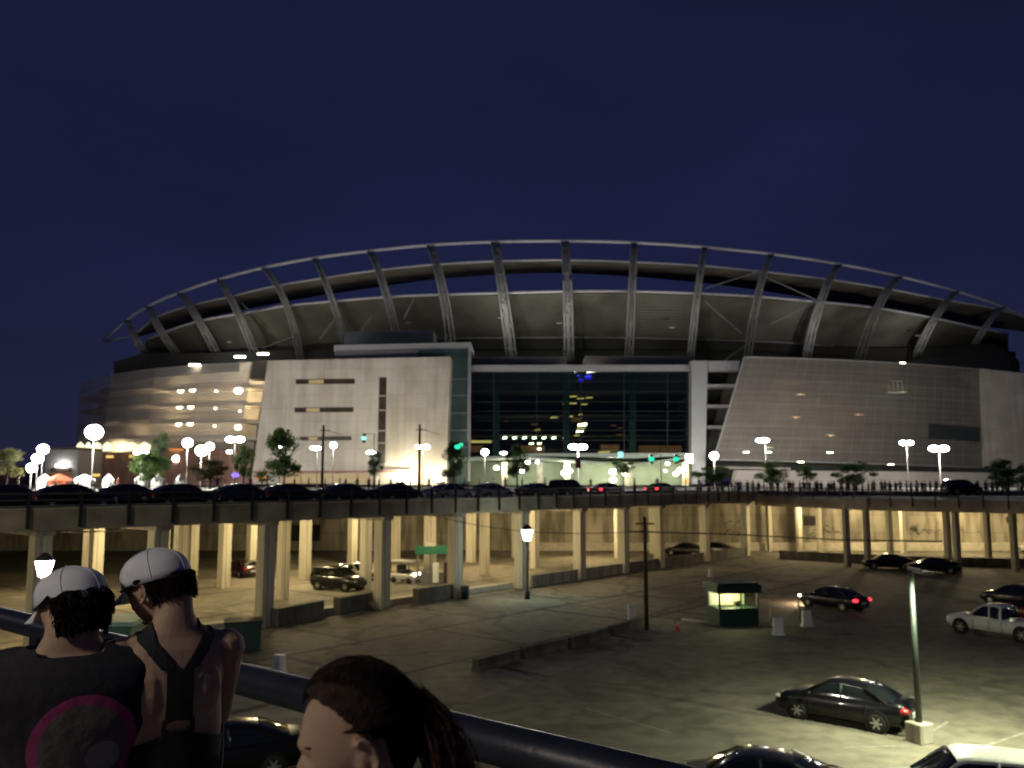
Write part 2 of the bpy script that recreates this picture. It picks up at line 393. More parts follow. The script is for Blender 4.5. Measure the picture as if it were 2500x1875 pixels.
# ---------------------------------------------------------------- retaining wall at the back of the garage
rw = empty('retaining_wall', (0,108,0), label='long concrete retaining wall at the back of the parking under the viaduct', cat='wall')
mb = MB(); mb.box((-20,108.6,PZ/2-.01),(320,1.15,PZ-.02)); mb.build('wall_face', MT['wallc'], rw)
mb = MB(); mb.box((60,107.7,.5),(120,.5,1.0)); bevel(mb.build('wall_base', MT['kerb'], rw))
mb = MB()
for x0, x1, z0, z1 in ((36.5,38.6,3.1,4.3),(62,63.2,3.4,4.2),(-30,-24,1.2,3.2),(70,74,2.6,3.6)):
    mb.box(((x0+x1)/2,107.92,(z0+z1)/2),(x1-x0,.1,z1-z0))
mb.build('vent_opening', MT['dark'], rw)
mb = MB()
random.seed(5)
for cx in (27.5,38.2,50.5,55.0):
    for k in range(26):
        x = cx+random.gauss(0,.9); zz = 2.4+random.gauss(0,.45); a = random.uniform(-1.2,1.2); l = random.uniform(.3,.9)
        mb.prism([(x,107.985,zz),(x+l*math.cos(a),107.985,zz+l*math.sin(a)),(x+l*math.cos(a),107.985,zz+l*math.sin(a)+.14),(x,107.985,zz+.14)],(0,-.01,0))
mb.build('graffiti', MT['conc_dark'], rw)

# ---------------------------------------------------------------- viaduct
vd = empty('viaduct', UN(50,45,0), label='long concrete viaduct with traffic on its deck and lit parking beneath', cat='viaduct')
KX, KY = UN(96,45.1).x, UN(96,45.1).y
mb = MB()
EDGE = [UN(-60,44.6), UN(96,44.6)]
poly = [EDGE[0], EDGE[1], Vector((KX+4,108.0,0)), Vector((-260,108.0,0)), Vector((-260, EDGE[0].y,0))]
mb.prism([p+Vector((0,0,PZ-.55)) for p in poly], (0,0,.55))
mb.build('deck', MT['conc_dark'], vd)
BZ = 6.75
BE = [Vector((EDGE[1].x+.3,EDGE[1].y,0)), Vector((35,84.6,0)), Vector((44,76.5,0)), Vector((75,52,0)), Vector((150,30,0))]
mb = MB(); polyB = BE + [Vector((150,108,0)), Vector((KX+4.01,108,0))]
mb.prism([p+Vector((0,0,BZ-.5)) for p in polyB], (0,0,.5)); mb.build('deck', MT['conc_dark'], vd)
# edge girder (fascia) and kerb along both edges
mb = MB()
mb.prism([UN(-60,44.45,PZ-.75),UN(96,44.45,PZ-.75),UN(96,45.0,PZ-.75),UN(-60,45.0,PZ-.75)], (0,0,1.15))
mb.build('edge_girder', mat('stained_girder_concrete', (.3,.255,.19), .85, var=.4, scale=.5, bump=.3), vd); mb = MB()
mb.prism([UN(-60,44.3,PZ+.3),UN(96,44.3,PZ+.3),UN(96,44.9,PZ+.3),UN(-60,44.9,PZ+.3)], (0,0,.16))
mb.build('edge_kerb', MT['kerb'], vd); mb = MB()
def along(pts, f):
    for a, b in zip(pts[:-1], pts[1:]): f(a, b)
def girderB(a, b):
    d = (b-a).normalized(); q = Vector((d.y,-d.x,0))*.2
    mb.prism([a+q+Vector((0,0,BZ-1.0)), b+q+Vector((0,0,BZ-1.0)), b-q*1.5+Vector((0,0,BZ-1.0)), a-q*1.5+Vector((0,0,BZ-1.0))], (0,0,1.15))
along(BE, girderB)
mb.build('edge_girder', bpy.data.materials['stained_girder_concrete'], vd)
# cap beams across the deck over each column line, and columns
FU = [-2, 7, 17.2, 23.2, 30, 39.2, 46.3, 54, 62, 69, 75.5, 85, 95]
colsk = [(2070,1384),(2120,1383),(2340,1400),(2318,1396),(2175,1368),(2415,1376),(1880,1347),(1953,1352),(2002,1347),(2207,1350),(2480,1395)]
wd = .80
mb = MB(); mb.box((0,0,0),(wd,.8,1)); cm = mb.mesh('column', MT['column'])
bv_mesh = cm
def column(p, top, wdx=1., rz=YAW, base=0.):
    o = from_mesh('column', cm, vd, Vector((p.x,p.y,base+(top-base)/2))-rootloc(vd), rz); o.scale = (wdx, wdx, top-base); return o
for i, u in enumerate(FU):
    column(UN(u,45.3), PZ-.75, 1.0)
    mb = MB(); mb.prism([UN(u-.45,44.7,PZ-1.0),UN(u+.45,44.7,PZ-1.0),UN(u+.45,64.0,PZ-1.0),UN(u-.45,64.0,PZ-1.0)],(0,0,.449))
    mb.build('cap_beam', MT['conc'], vd)
rows = {54.5: [5, 13, 20.5, 29.5, 37.6, 45.4, 52.5, 59.6, 67.0, 74.5, 82, 89.5], 63.7: [5, 13, 20.5, 28, 33, 38.3, 46.2, 55.5, 61.5, 67.5, 75], 71.8: [13, 22, 31, 40, 46, 52, 58, 64]}
for n, us in rows.items():
    for u in us:
        p = UN(u, n)
        if p.y < 106.5: column(p, PZ-.5, .85 if n < 60 else .95)
for c in colsk: column(G(*c), BZ-.5, .62, .3)
mb = MB()
for a, b in (((34,87.6),(36.2,88.4)),((38,80.6),(45,84.5))):
    pass
# under-deck longitudinal beams
for n in (50,54.5,59,63.7,68,71.8):
    mb.prism([UN(-40,n-.3,PZ-1.0),UN(93,n-.3,PZ-1.0) if n<56 else UN(70,n-.3,PZ-1.0),UN(93,n+.3,PZ-1.0) if n<56 else UN(70,n+.3,PZ-.9),UN(-40,n+.3,PZ-.9)],(0,0,.35))
mb.build('long_beam', MT['conc'], vd)
# railings on the deck edges
def railing(pts, zb, sp, name='railing', hgt=1.05):
    m = MB()
    for a, b in zip(pts[:-1], pts[1:]):
        for h in (.42,.74,hgt): m.tube([a+Vector((0,0,zb+h)), b+Vector((0,0,zb+h))], .035 if h < 1 else .05, 6)
    o = m.build(name, MT['rail_dark'], vd)
    L = 0; posts = []
    for a, b in zip(pts[:-1], pts[1:]):
        n = max(1, int((b-a).length/sp)); posts += [a.lerp(b, k/n) for k in range(n)]
    return o, posts
pm = MB(); pm.box((0,0,.3),(.11,.16,1.75)); pmesh = pm.mesh('post', MT['rail_dark'])
ro, posts = railing([UN(4,44.15), UN(96,44.15)], PZ, 2.4)
for p in posts:
    o = from_mesh('post', pmesh, ro, Vector((p.x,p.y,PZ-.02))-rootloc(vd), YAW)
BE2 = [p+Vector((0,-.3,0)) for p in BE]
ro, posts = railing(BE2[:4], BZ, 1.9)
for p in posts: from_mesh('post', pmesh, ro, Vector((p.x,p.y,BZ-.02))-rootloc(vd), -.7)
# far-side railing by the plaza
ro, posts = railing([Vector((-60,107,0)), Vector((KX+3,107,0))], PZ, 3.2, 'railing')
# pipes hung under the deck
mb = MB(); mb.tube([P(1520,1297,82), P(1800,1305,96), P(2050,1318,82), P(2300,1322,76)], .07, 6); mb.build('service_pipe', MT['rail_dark'], vd)
mb = MB(); mb.tube([P(120,1303,46), P(215,1298,50), P(300,1296,54)], .05, 6); mb.build('service_pipe', MT['rail_dark'], vd)
# ceiling lamps under the deck
lm = MB(); lm.box((0,0,0),(1.5,.5,.16)); lmesh = lm.mesh('ceiling_lamp', MT['lamp_warm'])
WARM = (1, .80, .42)
for (u, n, pw) in [(20,50,520),(28,59,800),(42,59.5,900),(34,50,420),(49,50,500),(56,67,1000),(63,58.5,900),(45,68,600),(71,50,420),(78,56,800),(27,70,400),(58,49.5,420),(10,50,260)]:
    p = UN(u, n, PZ-.80)
    if p.y > 105: continue
    o = from_mesh('ceiling_lamp', lmesh, vd, p-rootloc(vd), YAW); light(p+Vector((0,0,-.25)), pw*1.35, WARM, .35, o)
for (x, y, pw) in [(34,101,420),(44,103,520),(55,103,560),(68,102,600),(82,100,500),(49,94,180)]:
    p = Vector((x,y,BZ-.62)); o = from_mesh('ceiling_lamp', lmesh, vd, p-rootloc(vd), 0); light(p+Vector((0,0,-.25)), pw*2.3, WARM, .35, o)

# ---------------------------------------------------------------- barriers between the front columns
def barrier_prof(h, w0, w1): return [(-w0/2,0),(w0/2,0),(w0/2,.12),(w1/2,.4*h),(w1/2,h),(-w1/2,h),(-w1/2,.4*h),(-w0/2,.12)]
def barrier(a, b, h, label, group, m='conc_dark', w0=.6, w1=.3, name='concrete_barrier'):
    d = (b-a); L = d.length; rz = math.atan2(d.y, d.x)
    mb = MB(); pr = barrier_prof(h, w0, w1); mb.prism([(-L/2,y,z) for y, z in pr], (L,0,0))
    o = mb.build(name, MT[m], None, world=False); o.location = (a+b)/2; o.rotation_euler = (0,0,rz); bevel(o, .03)
    return tag(o, label, 'barrier', group)
for a, b, lb in (((668,1530),(782,1506),'dark concrete barrier right of the tall column nearest the runner in the black top'),
              ((822,1500),(907,1482),'dark concrete barrier just left of the column beside the parked dark off-roader'),
              ((1015,1474),(1100,1460),'dark concrete barrier below the garage kiosk, the farthest of the three short ones')):
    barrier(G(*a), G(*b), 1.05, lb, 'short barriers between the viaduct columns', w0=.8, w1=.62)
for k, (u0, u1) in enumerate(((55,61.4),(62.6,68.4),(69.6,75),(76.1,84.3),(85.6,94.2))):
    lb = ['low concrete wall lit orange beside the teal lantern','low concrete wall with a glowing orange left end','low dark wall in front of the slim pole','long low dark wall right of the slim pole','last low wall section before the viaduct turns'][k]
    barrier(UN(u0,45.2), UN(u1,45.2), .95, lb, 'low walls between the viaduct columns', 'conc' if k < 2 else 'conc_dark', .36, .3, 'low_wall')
BW = [Vector((30,97,0)), Vector((40,90,0)), Vector((60,84,0)), Vector((90,78,0))]
for k in range(3):
    barrier(BW[k], BW[k+1], .9, ['low dark wall under the bend of the viaduct','low dark wall behind the long parked black car','low dark wall at the right edge of the lot'][k], 'low walls along the right of the lot', 'conc_dark', .5, .4, 'low_wall')
# dividers in the middle of the lot
for k, (a, b) in enumerate((((1392,1582),(1480,1556)),((1492,1552),(1560,1530)),((1160,1640),(1262,1612)),((1275,1608),(1378,1585)))):
    barrier(G(*a), G(*b), .55, ['dark low lot divider left of the thin utility pole','dark low lot divider at the foot of the utility pole','nearest dark low divider in the open lot','dark low divider second nearest in the open lot'][k], 'low dividers across the lot', 'conc_dark', .5, .35, 'lot_divider')
#@@STADIUM
# ================================================================ STADIUM
st = empty('stadium', (0,190,PZ), label='huge white football stadium with curved canopy arch, glass hall and leaning metal screens', cat='stadium')
def d0(x): return 215 + 53*((x-1385)/1130)**2
C1 = [(255,832),(309,781),(376,740),(447,711),(530,683),(645,653),(761,631),(900,613),(1052,598),(1215,590),(1385,588),(1549,592),(1718,603),(1885,620),(2047,644),(2190,673),(2340,712),(2454,751),(2560,800)]
C2 = [(250,834),(325,818),(378,776),(470,745),(560,725),(660,701),(770,682),(914,661),(1060,646),(1207,638),(1382,635),(1549,640),(1702,648),(1860,663),(2015,681),(2157,703),(2292,729),(2446,757),(2540,790)]
C2b = [(300,832),(378,812),(470,787),(560,764),(660,744),(770,724),(840,713),(963,695),(1085,680),(1308,667),(1491,672),(1687,688),(1803,702),(1885,714),(2015,735),(2157,760),(2292,784),(2446,803),(2520,812)]
C3 = [(352,832),(419,805),(488,783),(590,765),(692,748),(820,735),(963,724),(1085,719),(1227,715),(1390,711),(1545,711),(1702,716),(1852,724),(1990,736),(2129,750),(2275,775),(2400,803),(2470,815)]
C4 = [(352,868),(450,860),(600,850),(800,838),(1000,828),(1370,823),(1600,825),(1844,832),(2088,846),(2300,852),(2470,858)]
def frange(a, b, n): return [a+(b-a)*i/(n-1) for i in range(n)]
# top arch tube
mb = MB(); mb.tube([P(x, spl(C1,x), d0(x)-2) for x in frange(255,2560,90)], .44, 8); mb.build('canopy_arch', MT['steel_tube'], st)
# canopy sheet with a lip along its outer edge
mb = MB(); xs = frange(322,2540,80)
rowsA = [[P(x, lerp(spl(C2,x)+4, max(spl(C2b,x), spl(C2,x)+6), t), d0(x)+24*t) for x in xs] for t in (0,.25,.5,.75,1)]
mb.grid(rowsA); mb.grid([[p+Vector((0,.3,.45)) for p in r] for r in rowsA])
mb.build('canopy_roof', MT['canopy'], st)
mb = MB(); mb.tube([P(x, spl(C2,x), d0(x)-.5) for x in frange(255,2540,80)], .32, 6); mb.build('canopy_edge_beam', MT['steel_tube'], st)
# seating deck seen from behind: stepped underside
mb = MB(); xs = frange(354,2462,70); prof = []
NR = 15
rows_ = []
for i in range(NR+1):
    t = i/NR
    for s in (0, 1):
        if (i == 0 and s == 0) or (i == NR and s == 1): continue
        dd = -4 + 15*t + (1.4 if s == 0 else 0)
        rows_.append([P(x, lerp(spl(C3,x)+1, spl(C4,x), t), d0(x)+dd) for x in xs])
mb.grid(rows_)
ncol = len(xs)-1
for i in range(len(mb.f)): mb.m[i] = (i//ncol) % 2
mb.build('seating_bowl', [MT['bowl'], mat('bowl_riser_darker_grey', (.25,.24,.20), .9, var=.3, scale=.12)], st)  # risers a darker grey than the deck panels
mb = MB(); mb.tube([P(x, spl(C3,x), d0(x)-4.6) for x in xs], .34, 6); mb.build('bowl_edge_beam', MT['steel_tube'], st)
mb = MB(); mb.tube([P(x, spl(C4,x)+1, d0(x)+8.5) for x in xs[16:-14]], .2, 6); mb.build('ring_beam', MT['steel'], st)
# darker lower bowl and concourse behind the facades
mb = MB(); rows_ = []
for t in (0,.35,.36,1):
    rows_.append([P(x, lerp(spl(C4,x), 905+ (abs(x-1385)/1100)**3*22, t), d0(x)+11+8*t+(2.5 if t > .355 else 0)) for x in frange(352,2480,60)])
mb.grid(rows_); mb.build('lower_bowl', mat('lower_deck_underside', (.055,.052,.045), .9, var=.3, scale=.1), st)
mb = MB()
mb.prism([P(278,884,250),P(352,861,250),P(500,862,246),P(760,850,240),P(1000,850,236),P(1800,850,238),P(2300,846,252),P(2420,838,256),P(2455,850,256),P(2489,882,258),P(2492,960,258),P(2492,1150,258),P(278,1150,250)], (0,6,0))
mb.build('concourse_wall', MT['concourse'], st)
# ribs: double chord lattice masts
RIB = [((311,797),(335,835),(362,868)),((364,763),(395,812),(436,868)),((441,723),(487,786),(531,868)),((537,684),(582,766),(624,868)),((645,656),(700,746),(735,884)),((769,633),(812,735),(845,850)),((904,616),(945,726),(972,860)),((1051,600),(1083,720),(1102,868)),((1209,593),(1228,716),(1250,880)),((1379,590),(1386,713),(1389,880)),((1548,593),(1543,712),(1535,880)),((1720,605),(1703,717),(1686,880)),((1882,621),(1850,724),(1824,880)),((2048,644),(2003,738),(1968,880)),((2195,676),(2143,752),(2098,880)),((2334,715),(2283,777),(2236,872)),((2447,755),(2405,800),(2372,858))]
for k, (a, m_, b) in enumerate(RIB):
    T = P(a[0], spl(C1,a[0])+2, d0(a[0])-2.5); M_ = P(m_[0], m_[1], d0(m_[0])-7); B = P(b[0], b[1], d0(b[0])+6)
    side = Vector((1.05,0,0)); wob = .9 + .2*math.sin(k)
    pts = []
    for i in range(13):
        t = i/12; pts.append((1-t)**2*T + 2*t*(1-t)*(M_*2-(T+B)*.5) + t*t*B)
    mb = MB()
    for s in (-1, 1): mb.tube([p+side*s*lerp(.75,1.1,i/12)*wob for i, p in enumerate(pts)], .26, 6)
    for i in range(12):
        sg = 1 if i % 2 else -1
        mb.tube([pts[i]+side*sg*wob*.8, pts[i+1]-side*sg*wob*.8], .12, 4)
        mb.tube([pts[i]-side*wob*.8, pts[i]+side*wob*.8], .12, 4)
    # back chord and web plate make the rib read solid
    back = [p+Vector((0,1.6*math.sin(math.pi*min(1,(i+1)/10)),0)) for i, p in enumerate(pts)]
    mb.tube(back, .3, 6); mb.grid([[p-side*.55*wob+Vector((0,.35,0)) for p in pts],[p+side*.55*wob+Vector((0,.35,0)) for p in pts]])
    mb.build('canopy_rib', MT['steel'], st)
mb = MB()
for a, b in (((1720,705),(1860,660)),((1860,672),(2010,740)),((1880,792),(1990,738)),((1720,735),(1812,815)),((590,770),(700,740)),((640,790),(590,740)),((1770,880),(1850,820)),((640,850),(720,820)),((985,780),(1010,730)),((780,830),(830,760)),((860,835),(905,775))):
    mb = MB(); mb.tube([P(a[0],a[1],d0(a[0])-6), P(b[0],b[1],d0(b[0])-6)], .14, 5); mb.build('cross_brace', MT['steel'], st)

def slab(pts, t, mb=None):
    mb = mb or MB(); mb.prism([P(*p) for p in pts], (0,t,0)); return mb
# --- white precast block
blk = slab([(653,880,187.5),(1100,870,182.5),(1090,1184,182.5),(612,1182,187.5)], 24).build('precast_block', MT['white_wall'], st)
bevel(blk, .12)
def win(x0,x1,y0,y1,Y0,Y1,m,fr=.22):
    f = slab([(x0,y0,Y0),(x1,y0,Y1),(x1,y1,Y1),(x0,y1,Y0)], .3).build('window', MT['window_dark'], blk)
    return f
for (x0,x1,y0,y1,xs_) in ((722,866,926,938,790),(719,863,995,1007,780),(732,858,1066,1076,775)):
    Ya = 187.5-5*(x0-640)/455-.12; Yb = 187.5-5*(x1-640)/455-.12
    f = slab([(x0,y0,Ya),(x1,y0-1,Yb),(x1,y1-1,Yb),(x0,y1,Ya)], .5).build('window', MT['window_dark'], blk)
    Yc = 187.5-5*(xs_-640)/455-.16
    slab([(x0+6,y0+1.5,Ya-.04),(xs_,y0+1,Yc),(xs_,y1-1.5,Yc),(x0+6,y1-1.5,Ya-.04)], .1).build('pane', MT['window_warm'], f)
f = slab([(926,921,184.3),(944,921,184.1),(940,1142,184.1),(921,1142,184.3)], .5).build('window', MT['window_dark'], blk)
mb = MB()
for y in (965,1000,1050,1080): mb.prism([P(922,y,184.15),P(943,y,184.0),P(943,y+3,184.0),P(922,y+3,184.15)],(0,.1,0))
mb.build('sash_bar', MT['grey_wall'], f)
# shop band at the foot of the block
mb = slab([(615,1150,187.2),(1000,1148,183.6),(1000,1153,183.6),(615,1155,187.2)], .2); mb.build('canopy_strip', MT['brick'], st).location.y -= 1.2
for (x0,x1,m) in ((735,782,'lamp_cream'),(785,870,'window_warm'),(872,905,'amber'),(690,733,'window_warm')):
    slab([(x0,1156,184.6),(x1,1156,183.9),(x1,1180,183.9),(x0,1180,184.6)], .3).build('shop_window', MT['window_warm'], st)
# --- roof boxes behind the block
bevel(slab([(815,842,190),(1150,835,188),(1150,849,188),(815,856,190)], 14).build('roof_edge', MT['beam'], st), .1)
slab([(817,857,191),(1020,853,190),(1020,885,190),(817,885,191)], 10).build('penthouse_wall', MT['beam'], st)
slab([(868,862,190.8),(935,860,190.5),(935,869,190.5),(868,871,190.8)], .3).build('penthouse_window', MT['window_teal'], st)
slab([(840,810,206),(1058,806,206),(1058,850,206),(840,850,206)], 10).build('plant_room', mat('slate_blue_cladding', (.12,.14,.16), .6, var=.1, scale=.5), st)
# --- green glass tower beside the block
slab([(1022,853,189.4),(1146,849,188.4),(1146,1180,188.4),(1022,1180,189.4)], 8).build('glass_tower', MT['tealwall'], st)
mb = MB()
for y in (925,965,1008,1050,1092): mb.prism([P(1100,y,188.2),P(1148,y-1,188.2),P(1148,y+1,188.2),P(1100,y+2,188.2)],(0,.15,0))
mb.prism([P(1143,849,188.0),P(1150,849,188.0),P(1148,1175,188.0),P(1140,1175,188.0)],(0,.4,0))
mb.build('mullion', MT['beam'], st)
# --- glass hall
bm_ = slab([(1150,891,189.5),(1690,890,189.5),(1690,905,189.5),(1150,906,189.5)], 2.2).build('roof_beam', MT['beam'], st); bevel(bm_, .1)
slab([(1152,872,196),(1385,870,196),(1385,892,196),(1152,892,196)], 8).build('parapet_box', mat('dark_parapet', (.13,.13,.145), .7), st)
slab([(1430,869,196),(1690,869,196),(1690,892,196),(1430,892,196)], 8).build('parapet_box', MT['rail_dark'] if False else mat('grey_parapet', (.13,.125,.13), .7), st)
gw = slab([(1150,906,191),(1688,905,191),(1688,1122,191),(1150,1122,191)], .06).build('glass_wall', MT['glass'], st)
mb = MB()
for x in (1205,1311,1418,1524,1630):
    mb.prism([P(x-1,907,190.7),P(x+1,907,190.7),P(x+1,1120,190.7),P(x-1,1120,190.7)],(0,.25,0))
for y in (930,955,980,1003,1026,1050,1074,1098):
    mb.prism([P(1150,y,190.8),P(1688,y,190.8),P(1688,y+1.3,190.8),P(1150,y+1.3,190.8)],(0,.15,0))
mb.build('mullion', MT['mull'], st)
mb = MB()
for x in (1212,1383,1545):
    mb.prism([P(x-8,907,193),P(x+8,907,193),P(x+8,1122,193),P(x-8,1122,193)],(0,1.2,0))
mb.build('hall_column', MT['tealwall'], st)
# floors and back wall inside the hall
mb = MB()
for y in (958,1012,1062,1118): mb.prism([P(1150,y,203),P(1688,y,203),P(1688,y+5,203),P(1150,y+5,203)],(0,18,0))
mb.build('floor_slab', mat('dim_slab', (.10,.09,.07), .9), st)
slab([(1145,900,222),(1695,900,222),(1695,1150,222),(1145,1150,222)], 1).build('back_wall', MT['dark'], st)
random.seed(3)
lst = [(1232+24*k,1069,202,'lamp_cream',2.2,.6) for k in range(6)] + [(1297,1083,198,'lamp_warm',2.5,.5),(1316,1083,198,'lamp_warm',2.5,.5),(1315,1097,198,'lamp_cream',2.5,.7),(1474,1104,197,'amber',7,.7)]
lst += [(1421,1037,194,'lamp_warm',5,1.0),(1418,1046,194,'amber',5,.6),(1415,1053,194,'lamp_warm',4,.7),(1408,1063,194,'amber',3,.5),(1390,1017,195,'amber',4,.5),(1352,1019,195,'amber',4,.5),(1408,1025,194,'orange_dim',6,1.6),(1312,1050,195,'amber',3,.6),(1305,1036,195,'orange_dim',4,.5),(1417,1012,195,'amber',2,.5)]
lst += [(1395,968,194,'amber',6,.45),(1417,973,194,'amber',4,.4),(1390,985,194,'amber',8,.45),(1425,987,194,'amber',4,.4),(1438,971,194,'amber',4,.4),(1512,1061,195,'orange_dim',4,.4),(1498,1039,195,'orange_dim',3,.4),(1513,1045,195,'orange_dim',3,.4),(1236,1028,196,'orange_dim',2.5,.4)]
lst += [(1410,906.5,192.6,'lamp_cream',4,.5),(1443,906.5,192.6,'lamp_cream',5,.7),(1425,906.5,192.6,'amber',3,.5)]
for (x,y,Y,m,wd_,hh) in lst:
    mb = MB(); p = P(x,y,Y); mb.prism([p+Vector((-wd_*.2,0,-hh*.35)),p+Vector((wd_*.2,0,-hh*.2)),p+Vector((wd_*.22,0,hh*.4)),p+Vector((-wd_*.16,0,hh*.25))],(0,.3,0))
    mb.build('lamp_and_reflection', MT[m], st)  # glowing pieces; some stand in for city lights reflected in the glass
for (x0,x1,y0,y1,m) in ((1466,1512,1086,1110,'orange_dim'),(1560,1610,1088,1110,'orange_dim'),(1612,1664,1088,1110,'orange_dim'),(1150,1200,1075,1081,'amber'),(1150,1180,1088,1104,'orange_dim'),(1250,1330,1088,1104,'orange_dim')):
    slab([(x0,y0,199),(x1,y0,199),(x1,y1,199),(x0,y1,199)], .4).build('interior_panel', MT[m], st)
for (x,y,wd_) in ((1436,920,2.0),(1418,929,1.4),(1412,917,.8)):
    mb = MB(); mb.ball(P(x,y,194),(wd_*.45,.3,wd_*.3)); mb.build('blue_spotlight', MT['blue_lit'], st)
# --- right-hand pillar and stair openings
pl = slab([(1688,880,188),(1728,880,188),(1722,1182,188),(1688,1182,188)], 3).build('pillar', MT['beam'], st); bevel(pl, .08)
slab([(1729,881,188.2),(1806,881,188.2),(1802,905,188.2),(1729,905,188.2)], 3).build('pillar_head', MT['beam'], st)
slab([(1722,905,196),(1820,905,196),(1820,1130,196),(1722,1130,196)], 1).build('stair_back_wall', MT['dark'], st)
for y in (938,988,1039):
    slab([(1727,y,189),(1800,y,189),(1800,y+7,189),(1727,y+7,189)], 5).build('stair_landing', MT['beam'], st)
# --- right screen
xs = frange(0,1,30)
def scr(u, t):
    x_t = lerp(1817,2394,u); x_b = lerp(1742,2402,u)
    y_t = 871.5 + 11*u + 19*u*u; y_b = 1122 + 14*u + 6*u*u
    Y = 184 + 12*u + 13*u*u
    return P(lerp(x_t,x_b,t), lerp(y_t,y_b,t), Y)
mb = MB(); mb.grid([[scr(u,t) for u in xs] for t in frange(0,1,16)]); mb.build('metal_screen', MT['screenR'], st)
mb = MB()
for t in [i/9 for i in range(10)]:
    mb.tube([scr(u,t)+Vector((0,-.15,0)) for u in frange(0,1,24)], .035, 4)
for u in [i/26 for i in range(1,26)]: mb.tube([scr(u,t)+Vector((0,-.12,0)) for t in (0,.25,.5,.75,1)], .022, 4)
mb.tube([scr(u,0) for u in xs], .2, 6); mb.tube([scr(u,1) for u in xs], .2, 6); mb.tube([scr(0,t) for t in xs], .2, 6)
mb.build('screen_frame', MT['steel'], st)
mb = MB()
for t in (.2,.42,.62,.82): mb.grid([[scr(u,t)+Vector((0,1.5,0)) for u in frange(.12,1,20)],[scr(u,t)+Vector((0,9,0)) for u in frange(.12,1,20)]]); mb.grid([[scr(u,t)+Vector((0,1.5,0)) for u in frange(.12,1,20)],[scr(u,t)+Vector((0,1.5,-.7)) for u in frange(.12,1,20)]])
mb.build('floor_slab', MT['floor_slab'], st)
mb = MB(); mb.grid([[scr(u,0)+Vector((0,11,-.2)) for u in xs],[scr(u,1)+Vector((0,11,0)) for u in xs]]); mb.build('inner_wall', MT['concourse'], st)
for u, t, col in ((.30,.32,WARM),(.45,.72,WARM),(.30,.55,(1,.5,.25)),(.72,.25,(.75,1,.8)),(.22,.86,(.8,1,.75)),(.55,.5,(1,.5,.3))):
    p = scr(u,t)+Vector((0,5.5,0)); mb = MB(); mb.box(p,(2.2,.4,.2)); o = mb.build('corridor_lamp', MT['dim_lamp'], st)
    light(p+Vector((0,-.5,-.4)), 450, col, .4, o)
mb = MB(); mb.prism([scr(.79,.58)+Vector((0,-.35,0)), scr(.985,.595)+Vector((0,-.35,0)), scr(.985,.74)+Vector((0,-.35,0)), scr(.79,.73)+Vector((0,-.35,0))],(0,.25,0)); mb.build('screen_window', MT['window_teal'], st)
mb = MB(); p = scr(.635,.18)+Vector((0,-.3,0))
for i in range(5): mb.tube([p+Vector((-2+i,0,0)), p+Vector((-2+i,0,-2.6))], .06, 4)
mb.tube([p+Vector((-2.1,0,0)), p+Vector((2.1,0,0))], .08, 4); mb.box(p+Vector((0,0,-2.7)),(4.6,.2,.35)); mb.build('screen_ladder', MT['kerb'], st)
for (x,y,Y) in ((1822,1104,182.6),(1876,1104,182.8),(2026,1105,184.6),(2204,886,192.5),(1955,1128,184.2),(2175,1134,189.5)):
    mb = MB(); mb.box(P(x,y,Y),(1.2,.25,.12)); mb.build('wall_lamp', MT['lamp_cream'], st)
# --- end wall to the right
slab([(2395,900,208),(2700,932,222),(2700,1150,222),(2404,1146,208)], 12).build('end_wall', MT['white_wall'], st)
# base under the right screen
slab([(1742,1128,190),(2150,1137,198),(2700,1150,220),(2700,1166,220),(2150,1166,198),(1742,1166,190)], 6).build('dark_band', MT['dark'], st)  # dark strip between screen and plinth
slab([(1742,1138,189.2),(1930,1142,192),(1930,1147,192),(1742,1144,189.2)], 1).build('ledge', MT['grey_wall'], st)
slab([(1800,1148,183),(2200,1151,188),(2700,1158,210),(2700,1190,210),(2200,1189,188),(1790,1188,183)], 3).build('plinth', MT['grey_wall'], st)
# --- left screen
LT = [(196,936,231),(235,925,221),(272,915,213),(330,906,206),(380,900,201),(494,890,194),(617,884,190)]
def lsc(u, t, dy=0.):
    k = u*6; i = min(5, int(k)); f = k-i; a, b = LT[i], LT[i+1]
    Y = lerp(a[2],b[2],f); x = lerp(a[0],b[0],f); yt = lerp(a[1],b[1],f)
    xb = x + lerp(-12,-32,u); yb = 1079
    Pt = P(lerp(x,xb,t), lerp(yt,yb,t), Y); return Pt + Vector((0,dy,0))
us = frange(0,1,31)
mb = MB(); mb.grid([[lsc(u,t) for u in us] for t in frange(0,1,14)]); mb.build('metal_screen', MT['screenL'], st)
mb = MB()
for k in range(9): mb.tube([lsc(u,k/8,-.15) for u in us], .07, 4)
mb.build('screen_frame', MT['steel'], st)
FL = (.28,.5,.72,.93)
mb = MB()
for t in FL:
    mb.grid([[lsc(u,t,1.2) for u in us],[lsc(u,t,10) for u in us]]); mb.grid([[lsc(u,t,1.2)+Vector((0,0,.5)) for u in us],[lsc(u,t,1.2)+Vector((0,0,-.5)) for u in us]])
    mb.prism([P(590,lerp(884,1079,t),193),P(655,lerp(884,1079,t),193),P(655,lerp(884,1079,t)+9,193),P(590,lerp(884,1079,t)+9,193)],(0,8,0))
mb.build('floor_slab', MT['floor_slab'], st)
mb = MB(); mb.grid([[lsc(u,.02,11) for u in us],[lsc(u,1.25,11) for u in us]]); mb.prism([P(585,884,203),P(680,884,203),P(680,1180,203),P(570,1180,203)],(0,1,0)); mb.build('inner_wall', MT['floor_slab'], st)
mb = MB(); mb.prism([P(615,880,195),P(662,880,195),P(652,925,195),P(606,925,195)],(0,4,0)); mb.build('dark_infill', MT['dark'], st)
